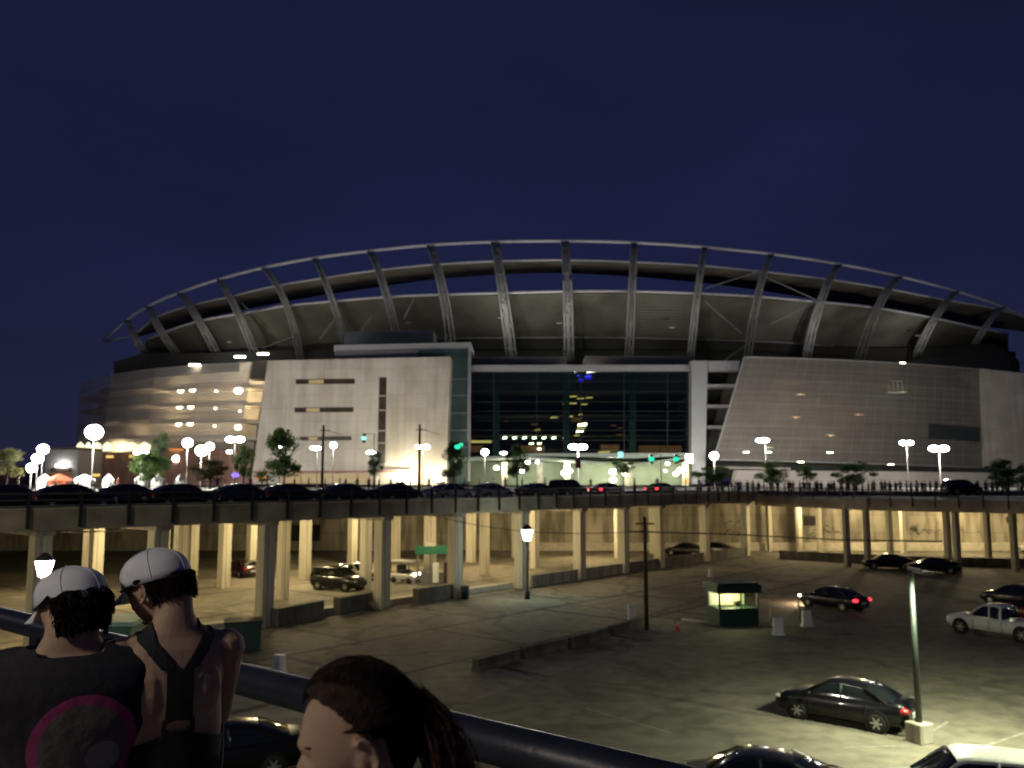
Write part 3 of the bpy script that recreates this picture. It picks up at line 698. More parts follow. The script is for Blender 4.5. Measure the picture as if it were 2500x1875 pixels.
for (x,y,s) in ((441,953,1.0),(470,951,1.0),(528,955,.45),(582,954,1.3),(438,993,.95),(466,993,.95),(526,997,.45),(436,1035,.95),(464,1034,.95),(524,1040,.45),(581,1043,1.0),(430,1120,1.2),(462,1120,.9),(520,1127,.5),(571,1128,1.1),(566,1140,.9),(586,1004,.4)):
    u = max(0,min(1,(x-196)/421)); Yl = lerp(210,190,u)+2.2
    p = P(x,y,Yl); mb = MB(); mb.ball(p,(.8*s,.3,.62*s),10); o = mb.build('stair_lamp', MT['lamp_cream'], st)
for u, t in ((.66,.14),(.66,.38),(.66,.6),(.66,.83),(.95,.2),(.95,.42),(.95,.66),(.4,.9),(.84,.3),(.84,.75),(.15,.95)):
    light(lsc(u,t,4.5), 900, (1,.8,.52), .5, st)
for x,y in ((475,891),(586,871),(642,864)):
    mb = MB(); mb.box(P(x,y,194),(2.4,.4,.35)); o = mb.build('roof_lamp', MT['lamp_cream'], st); light(P(x,y-8,196), 900, (1,.95,.85), .4, o)
for x,y in ((997,787),(1221,777),(1365,789),(560,835),(1640,800),(1980,810),(2240,820)):
    mb = MB(); p = P(x,y,d0(x)-2); mb.box(p,(1.3,.4,.3)); o = mb.build('bowl_fill_lamp', MT['steel'] if x in (560,1640,1980,2240) else MT['beam'], st); light(p+Vector((0,-9,-5)), 850, (1,.98,.88), .5, o)  # lights hang free ahead of the bowl, added to brighten it
# arched lit bays under the left screen
for k, (x0,x1) in enumerate(((187,204),(208,221),(226,246),(251,271),(280,302),(306,334),(338,366))):
    Yk = 226-4*k
    mb = MB(); pts = [P(x0,1104-k*.6,Yk),P(x1,1101-k*.6,Yk),P(x1,1086,Yk),P((x0+x1)/2,1079,Yk),P(x0,1087,Yk)]
    mb.prism(pts,(0,.4,0)); mb.build('lit_bay', glow('lit_bay_glass', (1,.92,.55), .8) if k == 0 else bpy.data.materials['lit_bay_glass'], st)
light(P(250,1092,222), 3000, (1,.9,.6), .5, st)
slab([(178,1106,224),(500,1098,196),(612,1098,190),(612,1184,190),(500,1184,196),(178,1184,224)], 8).build('podium', MT['brick'], st)
for (x,y,m,wd_) in ((430,1098,'orange_lit',3),(268,1115,'amber',1.6),(322,1114,'amber',1.2),(235,1160,'amber',1.6),(640,1166,'orange_lit',2.4),(560,1103,'lamp_cool',1)):
    mb = MB(); mb.box(P(x,y,186 if x>400 else 200),(wd_,.3,.6)); mb.build('podium_lamp', MT[m], st)
# --- entrance under the glass hall
slab([(1100,1128,194),(1690,1128,194),(1690,1184,194),(1100,1184,194)], 2).build('entrance_wall', MT['green_wall'], st)
mb = MB()
mb.prism([P(1105,1118,178),P(1270,1112,178),P(1480,1128,178),P(1480,1132,178),P(1270,1117,178),P(1105,1126,178)],(0,14,0))
mb.prism([P(1540,1134,178),P(1690,1112,178),P(1690,1118,178),P(1540,1139,178)],(0,14,0))
mb.prism([P(1270,1112,177),P(1560,1118,177),P(1690,1112,177),P(1690,1106,177),P(1270,1107,177)],(0,3,0))
mb.build('entrance_canopy', mat('pale_green_canopy', (.42,.5,.42), .6, var=.08), st)
for x in (1232,1318,1385,1535,1675):
    slab([(x-7,1128,187),(x+7,1128,187),(x+7,1186,187),(x-7,1186,187)], 1.6).build('entrance_column', MT['column'], st)
for (x,y,m,s) in ((1380,1155,'lamp',1.4),(1393,1150,'lamp',.7),(1497,1152,'lamp',1.3),(1497,1172,'lamp_cream',1.2),(1525,1155,'lamp_cream',1.2),(1660,1148,'lamp',1.1),(1650,1157,'lamp_cream',1.0),(1275,1150,'lamp',.8),(1288,1128,'lamp',.9),(1312,1128,'lamp',.6),(1630,1132,'lamp',.7),(1212,1142,'lamp_cream',1),(1625,1150,'lamp_cream',.5),(1675,1175,'amber',1.2)):
    mb = MB(); mb.ball(P(x,y,184),(.6*s,.35,.45*s),10); mb.build('entrance_lamp', MT[m], st)
for x,pw in ((1232,700),(1385,1500),(1497,1500),(1600,800),(1665,900)): light(P(x,1146,186), pw*.5, (1,.96,.66), .5, st)
# floodlight at the corner of the block
for x,y,s in ((985,1150,2.0),(1072,1165,1.1)):
    mb = MB(); p = P(x,1183,180); mb.box(p+Vector((0,0,.5)),(1.4*s,.6,.5)); o = mb.build('floodlight', MT['rail_dark'], st)
    mb = MB(); mb.box(p+Vector((0,.2,.9)),(1.2*s,.5,.3)); mb.build('lens', MT['flood'], o)
    light(p+Vector((0,.3,1.4)), 420*s*s, (1,.86,.55), .6, o)
# terrace behind the stadium to hide the horizon: far dark stands
#@@PLAZA
# ================================================================ PLAZA: lamps, poles, trees, far buildings
def street_lamp(px, py, Y, kind, label, pw=1500, s=1., col=(1,.93,.82), z0=PZ):
    top = P(px, py, Y); base = Vector((top.x, top.y, z0))
    r = empty('street_lamp', base, label=label, cat='street lamp', group='lit street lamps on the plaza')
    h = top.z - z0
    mb = MB(); mb.lathe([(.16,0),(.16,.25),(.09,.3),(.06,h-.35*s)], base, 8); mb.build('pole', MT['pole'], r)
    if kind == 'globe':
        mb = MB(); mb.ball(top, (.56*s,.56*s,.5*s), 14); mb.build('globe', MT['lamp'], r)
        mb = MB(); mb.lathe([(.1,0),(.22,.12),(.1,.2)], top+Vector((0,0,.46*s)), 8); mb.build('cap', MT['pole'], r)
    elif kind == 'twin':
        mb = MB(); mb.tube([top+Vector((-.9*s,0,-.25)), top+Vector((0,0,-.4)), top+Vector((.9*s,0,-.25))], .05, 6); mb.build('arm', MT['pole'], r)
        for sg in (-1,1):
            mb = MB(); mb.ball(top+Vector((.66*s*sg,0,0)), (.74*s,.5*s,.42*s), 12); mb.build('lamp_head', MT['lamp'], r)
    else:
        mb = MB(); mb.tube([top+Vector((0,0,-.3)), top+Vector((.5*s,0,-.05)), top+Vector((-1.1*s,0,-.12))], .05, 6); mb.build('arm', MT['pole'], r)
        mb = MB(); mb.ball(top+Vector((-.3*s,0,0)), (.85*s,.4*s,.27*s), 12); mb.build('lamp_head', MT['lamp_cool'], r)
    light(top+Vector((0,-.3,-.75*s)), pw, col, .5, r)
    return r
LAMPS = [(230,1055,118,'globe',2.3,'very bright large globe lamp standing above the left podium',3200),
 (105,1097,125,'globe',1.6,'topmost bright lamp of the stepped row at far left',900),(92,1119,120,'globe',1.5,'middle bright lamp of the stepped row at far left',500),(77,1142,115,'globe',1.3,'lowest pinkish bright lamp of the stepped row at far left',400),
 (345,1105,125,'twin',.9,'twin lamp against the dark tree left of the screen facade',900),(458,1081,128,'globe',1.5,'round lamp in front of the lit metal screen',1600),
 (492,1100,122,'globe',1.7,'large low globe lamp at the foot of the screen facade',1600),(512,1090,132,'globe',1.3,'globe lamp just behind and right of the large low one',900),
 (574,1073,126,'twin',1.15,'bright twin lamp near the slanted edge of the precast block',2600),(684,1089,126,'cobra',1.2,'flat lamp crossing the leafy tree at the block',1600),
 (775,1094,124,'cobra',1.1,'flat lamp beside the left wooden pole',1600),(814,1087,120,'globe',.95,'round globe lamp right of the left wooden pole',2400),
 (912,1105,126,'cobra',1.05,'tilted flat lamp above the small round tree',1200),(1032,1091,120,'twin',.8,'bright lamp in front of the right wooden pole',3000),
 (1184,1104,112,'globe',.95,'round globe lamp by the corner of the glass hall',2200),(1232,1106,130,'cobra',.7,'small flat greenish lamp left of the hall',700),
 (1411,1091,114,'twin',1.0,'wide twin lamp with red and white banner in front of the hall',3000),
 (1743,1113,116,'globe',1.2,'round lamp right of the grey pillar',2600),(1868,1075,124,'cobra',1.35,'flat bright lamp before the left part of the right screen',2600),
 (2213,1081,118,'twin',.8,'twin lamp before the middle of the right screen',2400),(2292,1095,104,'twin',1.0,'wide blazing lamp nearest the right end of the screen',2800)]
for (x,y,Y,k,s,lb,pw) in LAMPS:
    f_ = 1.0 if x < 300 else (1.18 if x < 1500 else 1.34)
    street_lamp(x,y,Y*f_,k,lb,pw*(.30 if 560 < x < 1250 else (1.1 if x in (1743,1868) else 2.2 if x > 1500 else 2.2)),s*f_*.9)
street_lamp(2620,1085,150,'twin','added twin lamp past the right edge before the pale end wall',9000,1.3)  # added out of frame to brighten the end wall
street_lamp(-90,1060,118,'globe','added globe lamp just past the left edge of the plaza',5000,1.6)  # added out of frame for more light on the left
# banner under the twin lamp
p = P(1411,1130,113.6); b = MB(); b.box(p,(.7,.06,1.5)); tag(b.build('banner', mat('banner_cloth', (.6,.18,.14), .8, var=.5, scale=3), None, loc=p),'red and white banner hanging below the wide twin lamp','banner')
# wooden poles
for x, y0, Y, lb in ((790,1038,112,'tall wooden utility pole at the left of the precast block'),(1025,1036,108,'tall wooden utility pole with crossarm by the floodlit corner')):
    t_ = P(x,y0,Y); r = empty('utility_pole', (t_.x,t_.y,PZ), label=lb, cat='utility pole', group='wooden utility poles on the plaza')
    mb = MB(); mb.tube([(t_.x,t_.y,PZ),t_],[.2,.14],8); mb.build('post', MT['wood'], r)
    mb = MB(); mb.box(t_+Vector((.15,0,-.7)),(1.3,.12,.12)); mb.tube([t_+Vector((.1,0,-.6)), t_+Vector((2.6,0,-1.3))],.03,5); mb.build('crossarm', MT['wood'], r)
# traffic signals
for (x,y,m,lb) in ((1590,1121,'green_lit','traffic signal showing green left of the pair at the hall'),(1650,1121,'green_lit','larger green traffic signal nearer the grey pillar'),(1117,1091,'green_lit','green signal beside the glass tower tree'),(889,1070,'teal_lit','small pale blue signal high on the block')):
    p = P(x,y,104); r = empty('traffic_signal', (p.x,p.y,PZ), label=lb, cat='traffic signal', group='traffic signals on the plaza road')
    mb = MB(); mb.tube([(p.x+1.2,p.y+.2,PZ),(p.x+1.2,p.y+.2,p.z+.6),(p.x,p.y+.2,p.z+.55)],.06,6); mb.build('pole', MT['pole'], r)
    mb = MB(); mb.box(p,(.4,.3,1.1)); mb.build('signal_box', MT['rail_dark'], r)
    s = 1.4 if m == 'green_lit' else 1.3
    mb = MB(); mb.ball(p+Vector((0,-.2,0)),(.26*s,.1,.2*s),10); mb.build('lens', MT[m], r)
for (x,y,m,s,lb) in ((1682,1120,'lamp_cool',1.2,'square bright sign box at the foot of the grey pillar'),(1515,1110,'teal_lit',.8,'pale teal lit sign right of the central green lamps'),(1125,1087,'green_lit',.6,'small green lit sign by the tree at the glass tower')):
    p = P(x,y,150); mb = MB(); mb.box(p,(1.1*s,.3,1.2*s)); mb.box((p.x,p.y,(p.z+PZ)/2),(.12,.12,p.z-PZ),mi=1)
    tag(mb.build('lit_sign', [MT[m],MT['pole']], None, loc=(p.x,p.y,PZ)), lb, 'sign')
p = P(575,1160,110); mb = MB(); mb.box((p.x,p.y,(p.z+PZ)/2),(.1,.1,p.z-PZ),mi=1); mb.ball(p,(.55,.2,.3),10)
tag(mb.build('lit_sign',[MT['violet_lit'],MT['pole']],None,loc=(p.x,p.y,PZ)),'small violet lit sign between two leafy trees','sign')

# trees
def leaf_mesh(seed, n, shape, name):
    rnd = random.Random(seed); mb = MB(); cl = []
    for _ in range(26):
        a = rnd.uniform(0,6.28); r_ = rnd.uniform(.15,.8); zz = rnd.uniform(-.85,.9)
        k = shape(zz); cl.append((math.cos(a)*r_*k, math.sin(a)*r_*k, zz, rnd.uniform(.16,.34)))
    for i in range(n):
        c = cl[rnd.randrange(len(cl))]
        v = Vector((rnd.gauss(0,1),rnd.gauss(0,1),rnd.gauss(0,1))).normalized()*c[3]*rnd.uniform(.5,1.15)
        q = Vector(c[:3])+v; s = rnd.uniform(.03,.07)
        a = Vector((rnd.gauss(0,1),rnd.gauss(0,1),rnd.gauss(0,1))).normalized(); b = a.cross(Vector((rnd.gauss(0,1),rnd.gauss(0,1),rnd.gauss(0,1)))).normalized()
        mb.add([q-a*s, q+b*s*.6, q+a*s, q-b*s*.6],[(0,1,2,3)])
    return mb
shapes = [lambda z: 1.0-abs(z)**2*.6, lambda z: max(.15,.95-.45*(z+1)*.7), lambda z: .5+.35*z]
def tree(px, ytop, ybot, wpx, Y, m, label, sh=0, seed=0, z0=None, n=3600, group='street trees along the plaza'):
    z0 = PZ if z0 is None else z0
    top = P(px,ytop,Y); bot = P(px,ybot,Y); h = (top.z-bot.z)/2; c = Vector((top.x,Y,(top.z+bot.z)/2)); rx = wpx*1.3/2/F*Y
    r = empty('street_tree', (c.x,Y,z0), label=label, cat='tree', group=group)
    mb = MB(); hz = c.z-z0
    mb.tube([(0,0,0),(.05,0,hz*.5),(0,.05,hz*.9),(0,0,hz+h*.5)],[.14,.11,.08,.03],7)
    rnd = random.Random(seed)
    for k in range(7):
        a = rnd.uniform(0,6.28); mb.tube([(0,0,max(.3,hz-h*.7+k*.1*h)),(math.cos(a)*rx*.35,math.sin(a)*rx*.35,hz-h*.1+k*.05*h),(math.cos(a)*rx*.75,math.sin(a)*rx*.75,hz+h*rnd.uniform(0,.6))],[.06,.04,.015],5)
    mb.build('trunk', MT['bark'], r, world=False)
    mb = leaf_mesh(seed, n, shapes[sh], 'crown')
    mb.v = [(v[0]*rx, v[1]*rx, v[2]*h+hz) for v in mb.v]
    mb.build('crown', m, r, world=False); return r
L_, D_, B_ = MT['leaf'], MT['leaf_dark'], MT['leaf_brown']
for i, a in enumerate([(395,1062,1150,58,128,D_,'tall dark narrow tree before the left podium',0),(360,1108,1172,90,118,L_,'low bright green tree at the foot of the dark one',0),(515,1125,1178,90,116,B_,'broad brownish tree behind the pedestrians at the podium',0),
  (597,1088,1172,46,120,L_,'slim green tree at the left edge of the block',0),(697,1048,1168,110,112,L_,'large leafy tree in front of the precast block windows',1),(916,1100,1160,42,118,D_,'small round tree below the vertical slot window',0),
  (1108,1078,1166,62,112,D_,'tree at the corner of the green glass tower',1),(1262,1088,1172,55,116,D_,'tree in front of the hall left of the twin lamp',0),(1520,1118,1158,48,128,D_,'small tree between the two lit entrance posts',0),
  (1740,1140,1182,90,118,L_,'spreading tree at the foot of the grey pillar',0),(1885,1128,1178,78,120,L_,'green tree before the plinth, first right of the pillar tree',0),(1968,1136,1172,46,122,L_,'small sparse tree between two larger ones at the plinth',0),
  (2085,1130,1184,90,120,D_,'dark tree before the plinth behind the parked van',0),(2458,1122,1188,110,96,D_,'dense dark tree at the far right end wall',0),(20,1100,1168,110,112,B_,'bushy dark tree at the far left edge',0),(640,1150,1176,30,125,B_,'little shrub like tree beside the orange sign',0)]):
    tree(*a[:7], sh=a[7], seed=20+i)

# far buildings on the left
def box_building(name, x0, x1, y0, Y, m, label, cat='building', extra=None, dp=14):
    p0, p1 = P(x0,y0,Y), P(x1,y0,Y)
    r = empty(name, ((p0.x+p1.x)/2,Y,PZ), label=label, cat=cat)
    mb = MB(); mb.prism([(p0.x,Y,PZ),(p1.x,Y,PZ),(p1.x,Y,p1.z),(p0.x,Y,p0.z)],(0,dp,0)); mb.build('wall', m, r)
    mb = MB(); mb.prism([(p0.x-.4,Y-.4,p0.z),(p1.x+.4,Y-.4,p1.z),(p1.x+.4,Y-.4,p1.z+.6),(p0.x-.4,Y-.4,p0.z+.6)],(0,dp+.8,0)); mb.build('roof', MT['conc_dark'], r)
    return r
r = box_building('low_pavilion', 112, 192, 1098, 205, MT['grey_wall'], 'low flat roofed grey pavilion left of the stadium podium')
slab([(122,1155,204.6),(170,1155,204.6),(170,1178,204.6),(122,1178,204.6)],.3).build('lit_front', MT['orange_dim'], r)
slab([(124,1142,204.6),(172,1142,204.6),(172,1152,204.6),(124,1152,204.6)],.3).build('window', MT['window_dark'], r)
mb = MB(); mb.box(P(150,1137,204),(2.5,.3,.6)); mb.build('sign_box', MT['lamp_cool'], r)
r = box_building('warehouse', -200, 60, 1140, 420, MT['brick'], 'distant dark low warehouse at the far left')
for k in range(5): mb = MB(); mb.box(P(5+k*9,1154,419),(2,.4,1.5)); mb.build('window', MT['window_warm'], r)
p = P(20,1106,300); r = empty('road_lamp',(p.x,p.y,PZ),label='distant orange sodium lamp at the far left edge',cat='street lamp')
mb = MB(); mb.tube([(p.x,p.y,PZ),(p.x,p.y,p.z)],.12,6); mb.build('pole', MT['pole'], r); mb = MB(); mb.ball(p,(1.6,.4,.6),10); mb.build('lamp_head', glow('sodium_lamp',(1,.5,.12),6), r)
# white event tents
for k,(x0,x1,lb,c_) in enumerate(((96,122,'white event tent farthest left beside the orange tent','white'),(122,168,'orange event tent left of the podium','orange'),(187,226,'wide white tent before the podium left half','white'),(255,275,'small white tent left of the bright green tree','white'),(333,358,'white tent under the bright green tree','white'),(372,398,'white tent just right of the bright green tree','white'),(432,447,'tiny white tent left of the brownish tree','white'))):
    p0, p1 = P(x0,1168,108.5), P(x1,1168,108.5); cx = (p0.x+p1.x)/2; wd_ = p1.x-p0.x; Y = 123; cx *= Y/108.5; wd_ *= Y/108.5
    r = empty('event_tent',(cx,Y,PP),label=lb,cat='tent',group='tents along the plaza edge')
    mb = MB(); mb.lathe([(wd_*.7,1.3),(wd_*.66,1.6),(.05,2.3)],(cx,Y,PP),4,smooth=False); mb.build('tent_roof', (MT['tent_orange'] if c_ == 'orange' else MT[c_]), r)
    mb = MB(); mb.box((cx,Y,PP+.65),(wd_*.8,1.6,1.3)); mb.build('side_cloth', (MT['tent_orange'] if c_ == 'orange' else MT[c_]), r)
#@@LOT
# ================================================================ vehicles
PAINT = dict(black=mat('black_car_paint',(.004,.004,.005),.3,0,var=0,coat=.35,spec=.3), dark=mat('charcoal_car_paint',(.018,.019,.022),.3,.2,var=0,coat=1), blue=mat('navy_car_paint',(.01,.014,.035),.3,.2,var=0,coat=1),
  silver=mat('silver_car_paint',(.42,.42,.42),.35,.5,var=0,coat=.8), white=mat('white_car_paint',(.72,.72,.70),.35,0,var=0,coat=.8), red=mat('dark_red_car_paint',(.16,.02,.018),.3,.1,var=0,coat=1), maroon=mat('maroon_car_paint',(.04,.01,.014),.3,.1,var=0,coat=1), beige=mat('pearl_car_paint',(.55,.52,.46),.35,.2,var=0,coat=.8))
KIND = {
 'sedan': dict(L=2.36, wheels=(1.42,-1.36), r=.33,
   body=[(-2.36,.45,.80,.62),(-2.30,.32,.98,.78),(-2.0,.24,1.06,.86),(-1.3,.21,1.02,.90),(-.4,.2,.99,.91),(.6,.2,.97,.91),(1.15,.2,.96,.90),(1.7,.21,.90,.87),(2.15,.25,.78,.80),(2.33,.34,.66,.68)],
   cab=[(-1.95,1.04),(-1.35,1.30),(-.75,1.44),(-.1,1.485),(.35,1.45),(.85,1.22),(1.3,.97)], roof=(-.95,.45), wb=.80, wr=.58),
 'suv': dict(L=2.3, wheels=(1.38,-1.38), r=.38,
   body=[(-2.28,.45,1.0,.80),(-2.25,.36,1.10,.86),(-1.9,.28,1.14,.92),(-1.0,.25,1.13,.94),(0,.25,1.12,.94),(.8,.25,1.12,.94),(1.2,.25,1.12,.93),(1.8,.27,1.05,.9),(2.15,.32,.92,.84),(2.28,.42,.78,.74)],
   cab=[(-2.22,1.12),(-2.12,1.5),(-1.95,1.76),(-1.0,1.84),(0,1.85),(.35,1.80),(.85,1.45),(1.25,1.13)], roof=(-1.95,.4), wb=.86, wr=.70),
 'pickup': dict(L=2.7, wheels=(1.75,-1.65), r=.39,
   body=[(-2.68,.5,.98,.84),(-2.62,.42,1.03,.92),(-2.0,.34,1.04,.95),(-1.0,.3,1.04,.95),(-.55,.3,1.05,.95),(.3,.3,1.08,.95),(1.0,.3,1.10,.94),(1.7,.32,1.06,.93),(2.4,.36,1.0,.9),(2.65,.45,.88,.80)],
   cab=[(-.62,1.06),(-.56,1.5),(-.42,1.72),(.1,1.76),(.55,1.72),(.95,1.42),(1.35,1.1)], roof=(-.5,.55), wb=.86, wr=.68),
}
CARM = {}
def car_parts(kind):
    if kind in CARM: return CARM[kind]
    K = KIND[kind]; D = {}
    rows_ = []
    for (x, zb, zt, wd_) in K['body']:
        ring = [(0,zb),(wd_*.8,zb),(wd_*.96,zb+.1),(wd_,lerp(zb,zt,.45)),(wd_*.985,zt-.12),(wd_*.9,zt-.015),(wd_*.5,zt+.02),(0,zt+.03)]
        full = [(x,y,z) for y,z in ring] + [(x,-y,z) for y,z in ring[-2:0:-1]]
        rows_.append(full)
    # subdivide stations by spline for smooth curvature
    n = len(rows_[0]); fine = []
    xs_ = [r[0][0] for r in rows_]
    XX = frange(xs_[0], xs_[-1], 34)
    for X in XX:
        fine.append([(X, spl([(rows_[i][0][0], rows_[i][j][1]) for i in range(len(rows_))], X), spl([(rows_[i][0][0], rows_[i][j][2]) for i in range(len(rows_))], X)) for j in range(n)])
    mb = MB(); mb.grid(fine, closed=True, smooth=True); mb.add(fine[0],[tuple(range(n))]); mb.add(fine[-1],[tuple(range(n))[::-1]])
    if kind == 'pickup':
        mb.box((-1.65,0,1.055),(1.9,1.6,.02),mi=0)
    D['body'] = (mb, 'PAINT')
    # cabin
    cab = K['cab']; wb, wr = K['wb'], K['wr']; zbelt = cab[-1][1]-.06; ztop = max(z for x,z in cab)
    XX = frange(cab[0][0], cab[-1][0], 22); rws = []
    for X in XX:
        z = spl(cab, X); t = max(0,min(1,(z-zbelt)/(ztop-zbelt))); yw = lerp(wb,wr,t)
        endk = min(1, .86+.14*min((X-cab[0][0]),(cab[-1][0]-X))/.35)
        ring = [(0,zbelt-.12),(wb*endk,zbelt-.12),(wb*endk,zbelt),(lerp(wb*endk,yw,.55),lerp(zbelt,z,.55)),(yw,z-.045*t-.005),(yw*.75,z-.005),(0,z+.01)]
        rws.append([(X,y,zz) for y,zz in ring]+[(X,-y,zz) for y,zz in ring[-2:0:-1]])
    mb = MB(); mb.grid(rws, closed=True, smooth=True); nn = len(rws[0]); mb.add(rws[0],[tuple(range(nn))]); mb.add(rws[-1],[tuple(range(nn))[::-1]])
    D['cabin_glass'] = (mb, MT['carglass'])
    # roof skin and pillars
    mb = MB(); r0, r1 = K['roof']; ra = []
    for X in frange(r0, r1, 12):
        z = spl(cab, X); t = (z-zbelt)/(ztop-zbelt); yw = lerp(wb,wr,t)+.015
        ra.append([(X,y,zz) for y,zz in ((-yw,z-.07),(-yw+.01,z-.03),(-yw*.72,z+.018),(0,z+.03),(yw*.72,z+.018),(yw-.01,z-.03),(yw,z-.07))])
    mb.grid(ra, smooth=True); mb.grid([[ (p[0],p[1],p[2]-.03) for p in r_] for r_ in ra])
    def pil(xb, xt, r_=.045):
        for s in (-1,1):
            zt_ = spl(cab, xt); t = (zt_-zbelt)/(ztop-zbelt)
            mb.tube([(xb,s*(wb+.005),zbelt-.03),(lerp(xb,xt,.5),s*(lerp(wb,wr,.5*t)+.012),lerp(zbelt,zt_,.5)),(xt,s*(lerp(wb,wr,t)+.008),zt_-.05)], r_, 5)
    pil(cab[-1][0]-.06, r1); pil(lerp(r0,r1,.62)-.05, lerp(r0,r1,.62)); pil(cab[0][0]+.12, r0+.02, .075)
    if kind == 'suv': pil(-1.15,-1.15,.05)
    D['roof'] = (mb, 'PAINT')
    # trim: wheel wells, bumper line, door seams, mirrors, plates
    W_ = max(b[3] for b in K['body'])
    mb = MB()
    for wx in K['wheels']:
        for s in (-1,1): mb.lathe([(K['r']+.075,-.14),(K['r']+.075,.006 if True else 0)],(wx,s*(W_-.0),K['r']+.02),20,'y') if s > 0 else mb.lathe([(K['r']+.075,-.006),(K['r']+.075,.14)],(wx,s*(W_-.0),K['r']+.02),20,'y')
    seam = mb
    for s in (-1,1):
        for X in (lerp(r0,r1,.62)-.05, cab[-1][0]-.35, max(cab[0][0]+.5,-1.0) if kind!='pickup' else -.6): mb.box((X,s*(W_+.001),.62),(.012,.02,.62))
    D['body'][0].add(seam.v, seam.f, 1)
    mb = MB()
    for s in (-1,1): mb.ball((cab[-1][0]-.35,s*(W_+.08),zbelt+.1),(.1,.13,.09),8)
    D['mirror'] = (mb, 'PAINT')
    fx = K['body'][-1][0]; bx_ = K['body'][0][0]
    D['head'] = []; D['tailp'] = []
    for s in (-1,1):
        mb = MB(); mb.ball((fx-.16,s*.62,K['body'][-2][2]-.10),(.2,.2,.085),10); D['head'].append(mb)
        mb = MB(); mb.ball((bx_+.13,s*.70,K['body'][1][2]-.15),(.2,.2,.12 if kind=='sedan' else .2),10); D['tailp'].append(mb)
    mb = MB(); mb.box((bx_+.0,0,.62 if kind=='sedan' else .8),(.05,.5,.16)); D['plate'] = (mb, MT['plate'])
    mb = MB(); mb.box((fx-.0,0,.52),(.06,1.0,.18)); mb.box((fx-.03,0,.66),(.08,.7,.06)); D['grille'] = (mb, MT['wheelwell'])
    r_ = K['r']
    mb = MB(); mb.lathe([(r_*.66,-.11),(r_*.9,-.115),(r_,-.08),(r_,.08),(r_*.9,.115),(r_*.66,.11)],(0,0,0),22,'y'); D['tyre'] = mb
    mb = MB(); mb.lathe([(r_*.70,-.06),(r_*.70,.085),(r_*.62,.095),(r_*.58,.05),(.001,.05)],(0,0,0),20,'y')
    for k in range(6):
        a = k*math.pi/3; mb.tube([(0,.085,0),(math.cos(a)*r_*.62,.09,math.sin(a)*r_*.62)],[.05,.035],4)
    mb.lathe([(.06,.05),(.06,.11)],(0,0,0),10,'y'); D['rim'] = mb
    out = {}
    for k, v in D.items():
        if k in ('head','tailp'): out[k] = [m.mesh('headlight' if k=='head' else 'taillight', MT['head']) for m in v]
        elif k == 'tyre': out[k] = v.mesh('tyre', MT['rubber'])
        elif k == 'rim': out[k] = v.mesh('rim', MT['rim'])
        else: out[k] = v[0].mesh(k, [PAINT['black'], MT['wheelwell']] if v[1] == 'PAINT' else v[1]); 
    CARM[kind] = out; return out
def setmat(o, m): o.material_slots[0].link = 'OBJECT'; o.material_slots[0].material = m
def car(kind, loc, heading, paint, label, group='parked cars', head_on=False, tail_on=False, name='parked_car', cat='car'):
    K = KIND[kind]; D = car_parts(kind); pm_ = PAINT[paint]
    r = empty(name, loc, heading, label, cat, group)
    for k in ('body','cabin_glass','roof','mirror','plate','grille'):
        o = from_mesh(k, D[k], r)
        if k in ('body','roof','mirror'): setmat(o, pm_)
    for me in D['head']: setmat(from_mesh('headlight', me, r), MT['head_on'] if head_on else MT['head'])
    for me in D['tailp']: setmat(from_mesh('taillight', me, r), MT['tail_on'] if tail_on else MT['tail'])
    W_ = max(b[3] for b in K['body'])
    for wx in K['wheels']:
        for s in (-1,1):
            t = from_mesh('tyre', D['tyre'], r, (wx,s*(W_-.10),K['r'])); t.name = 'wheel'
            q = from_mesh('rim', D['rim'], t, (0,0,0), 0 if s > 0 else math.pi)
    return r
LOTG = 'cars parked in the lower lot'
# near sedan: front points to far left
A, B = G(1965,1757), G(2130,1787); hd = math.atan2(A.y-B.y, A.x-B.x)
def along_car(A, B, side, **k): pass
c = (A+B)/2; c += Vector((-math.sin(hd), math.cos(hd),0))*-.8
car('sedan', c, hd, 'black', 'shiny black saloon nearest the tall lamp pole in the open lot', LOTG)
A, B = G(1975,1488), G(2100,1494)
A, B = G(1962,1480), G(2075,1497); hd = math.atan2(A.y-B.y, A.x-B.x); c = (A+B)/2+Vector((-math.sin(hd),math.cos(hd),0))*-.8
r = car('sedan', c, hd, 'black', 'dark saloon with glowing tail light and headlights on right of the green booth', LOTG, head_on=True, tail_on=True, name='moving_car')
hp = Vector((math.cos(hd),math.sin(hd),0)); light(c+hp*2.75+Vector((0,0,.7)), 130, (1,.7,.4), .1, r)
A, B = G(2360,1548), G(2488,1568); hd = math.atan2(A.y-B.y, A.x-B.x); c = (A+B)/2+Vector((-math.sin(hd),math.cos(hd),0))*-.85
car('pickup', c, hd, 'white', 'white pickup truck at the right edge of the lot', LOTG, name='pickup_truck', cat='pickup truck')
car('sedan', G(2500,1535)+Vector((2.2,2.4,0)), hd, 'red', 'dark red car behind the white pickup bed', LOTG)
car('sedan', G(2478,1492)+Vector((1.5,2.2,0)), hd, 'dark', 'dark car farther behind the red car at the right edge', LOTG)
car('sedan', G(2290,1402)+Vector((0,1,0)), math.pi-.25, 'black', 'long black car beyond the tall lamp pole top', LOTG)
car('sedan', G(2190,1394)+Vector((0,2,0)), math.pi-.25, 'black', 'black car half hidden left of the one beyond the pole', LOTG)
A = G(1850,1975); car('sedan', A, math.radians(165), 'dark', 'dark car roof cut by the bottom edge left of the white van', LOTG)
car('suv', G(2375,2022), math.radians(165), 'white', 'white van roof glaring at the bottom right edge', LOTG, name='van', cat='van')
car('sedan', G(545,1890), math.radians(200), 'black', 'black car seen below the walkway rail', LOTG)
GG = 'cars parked under the viaduct'
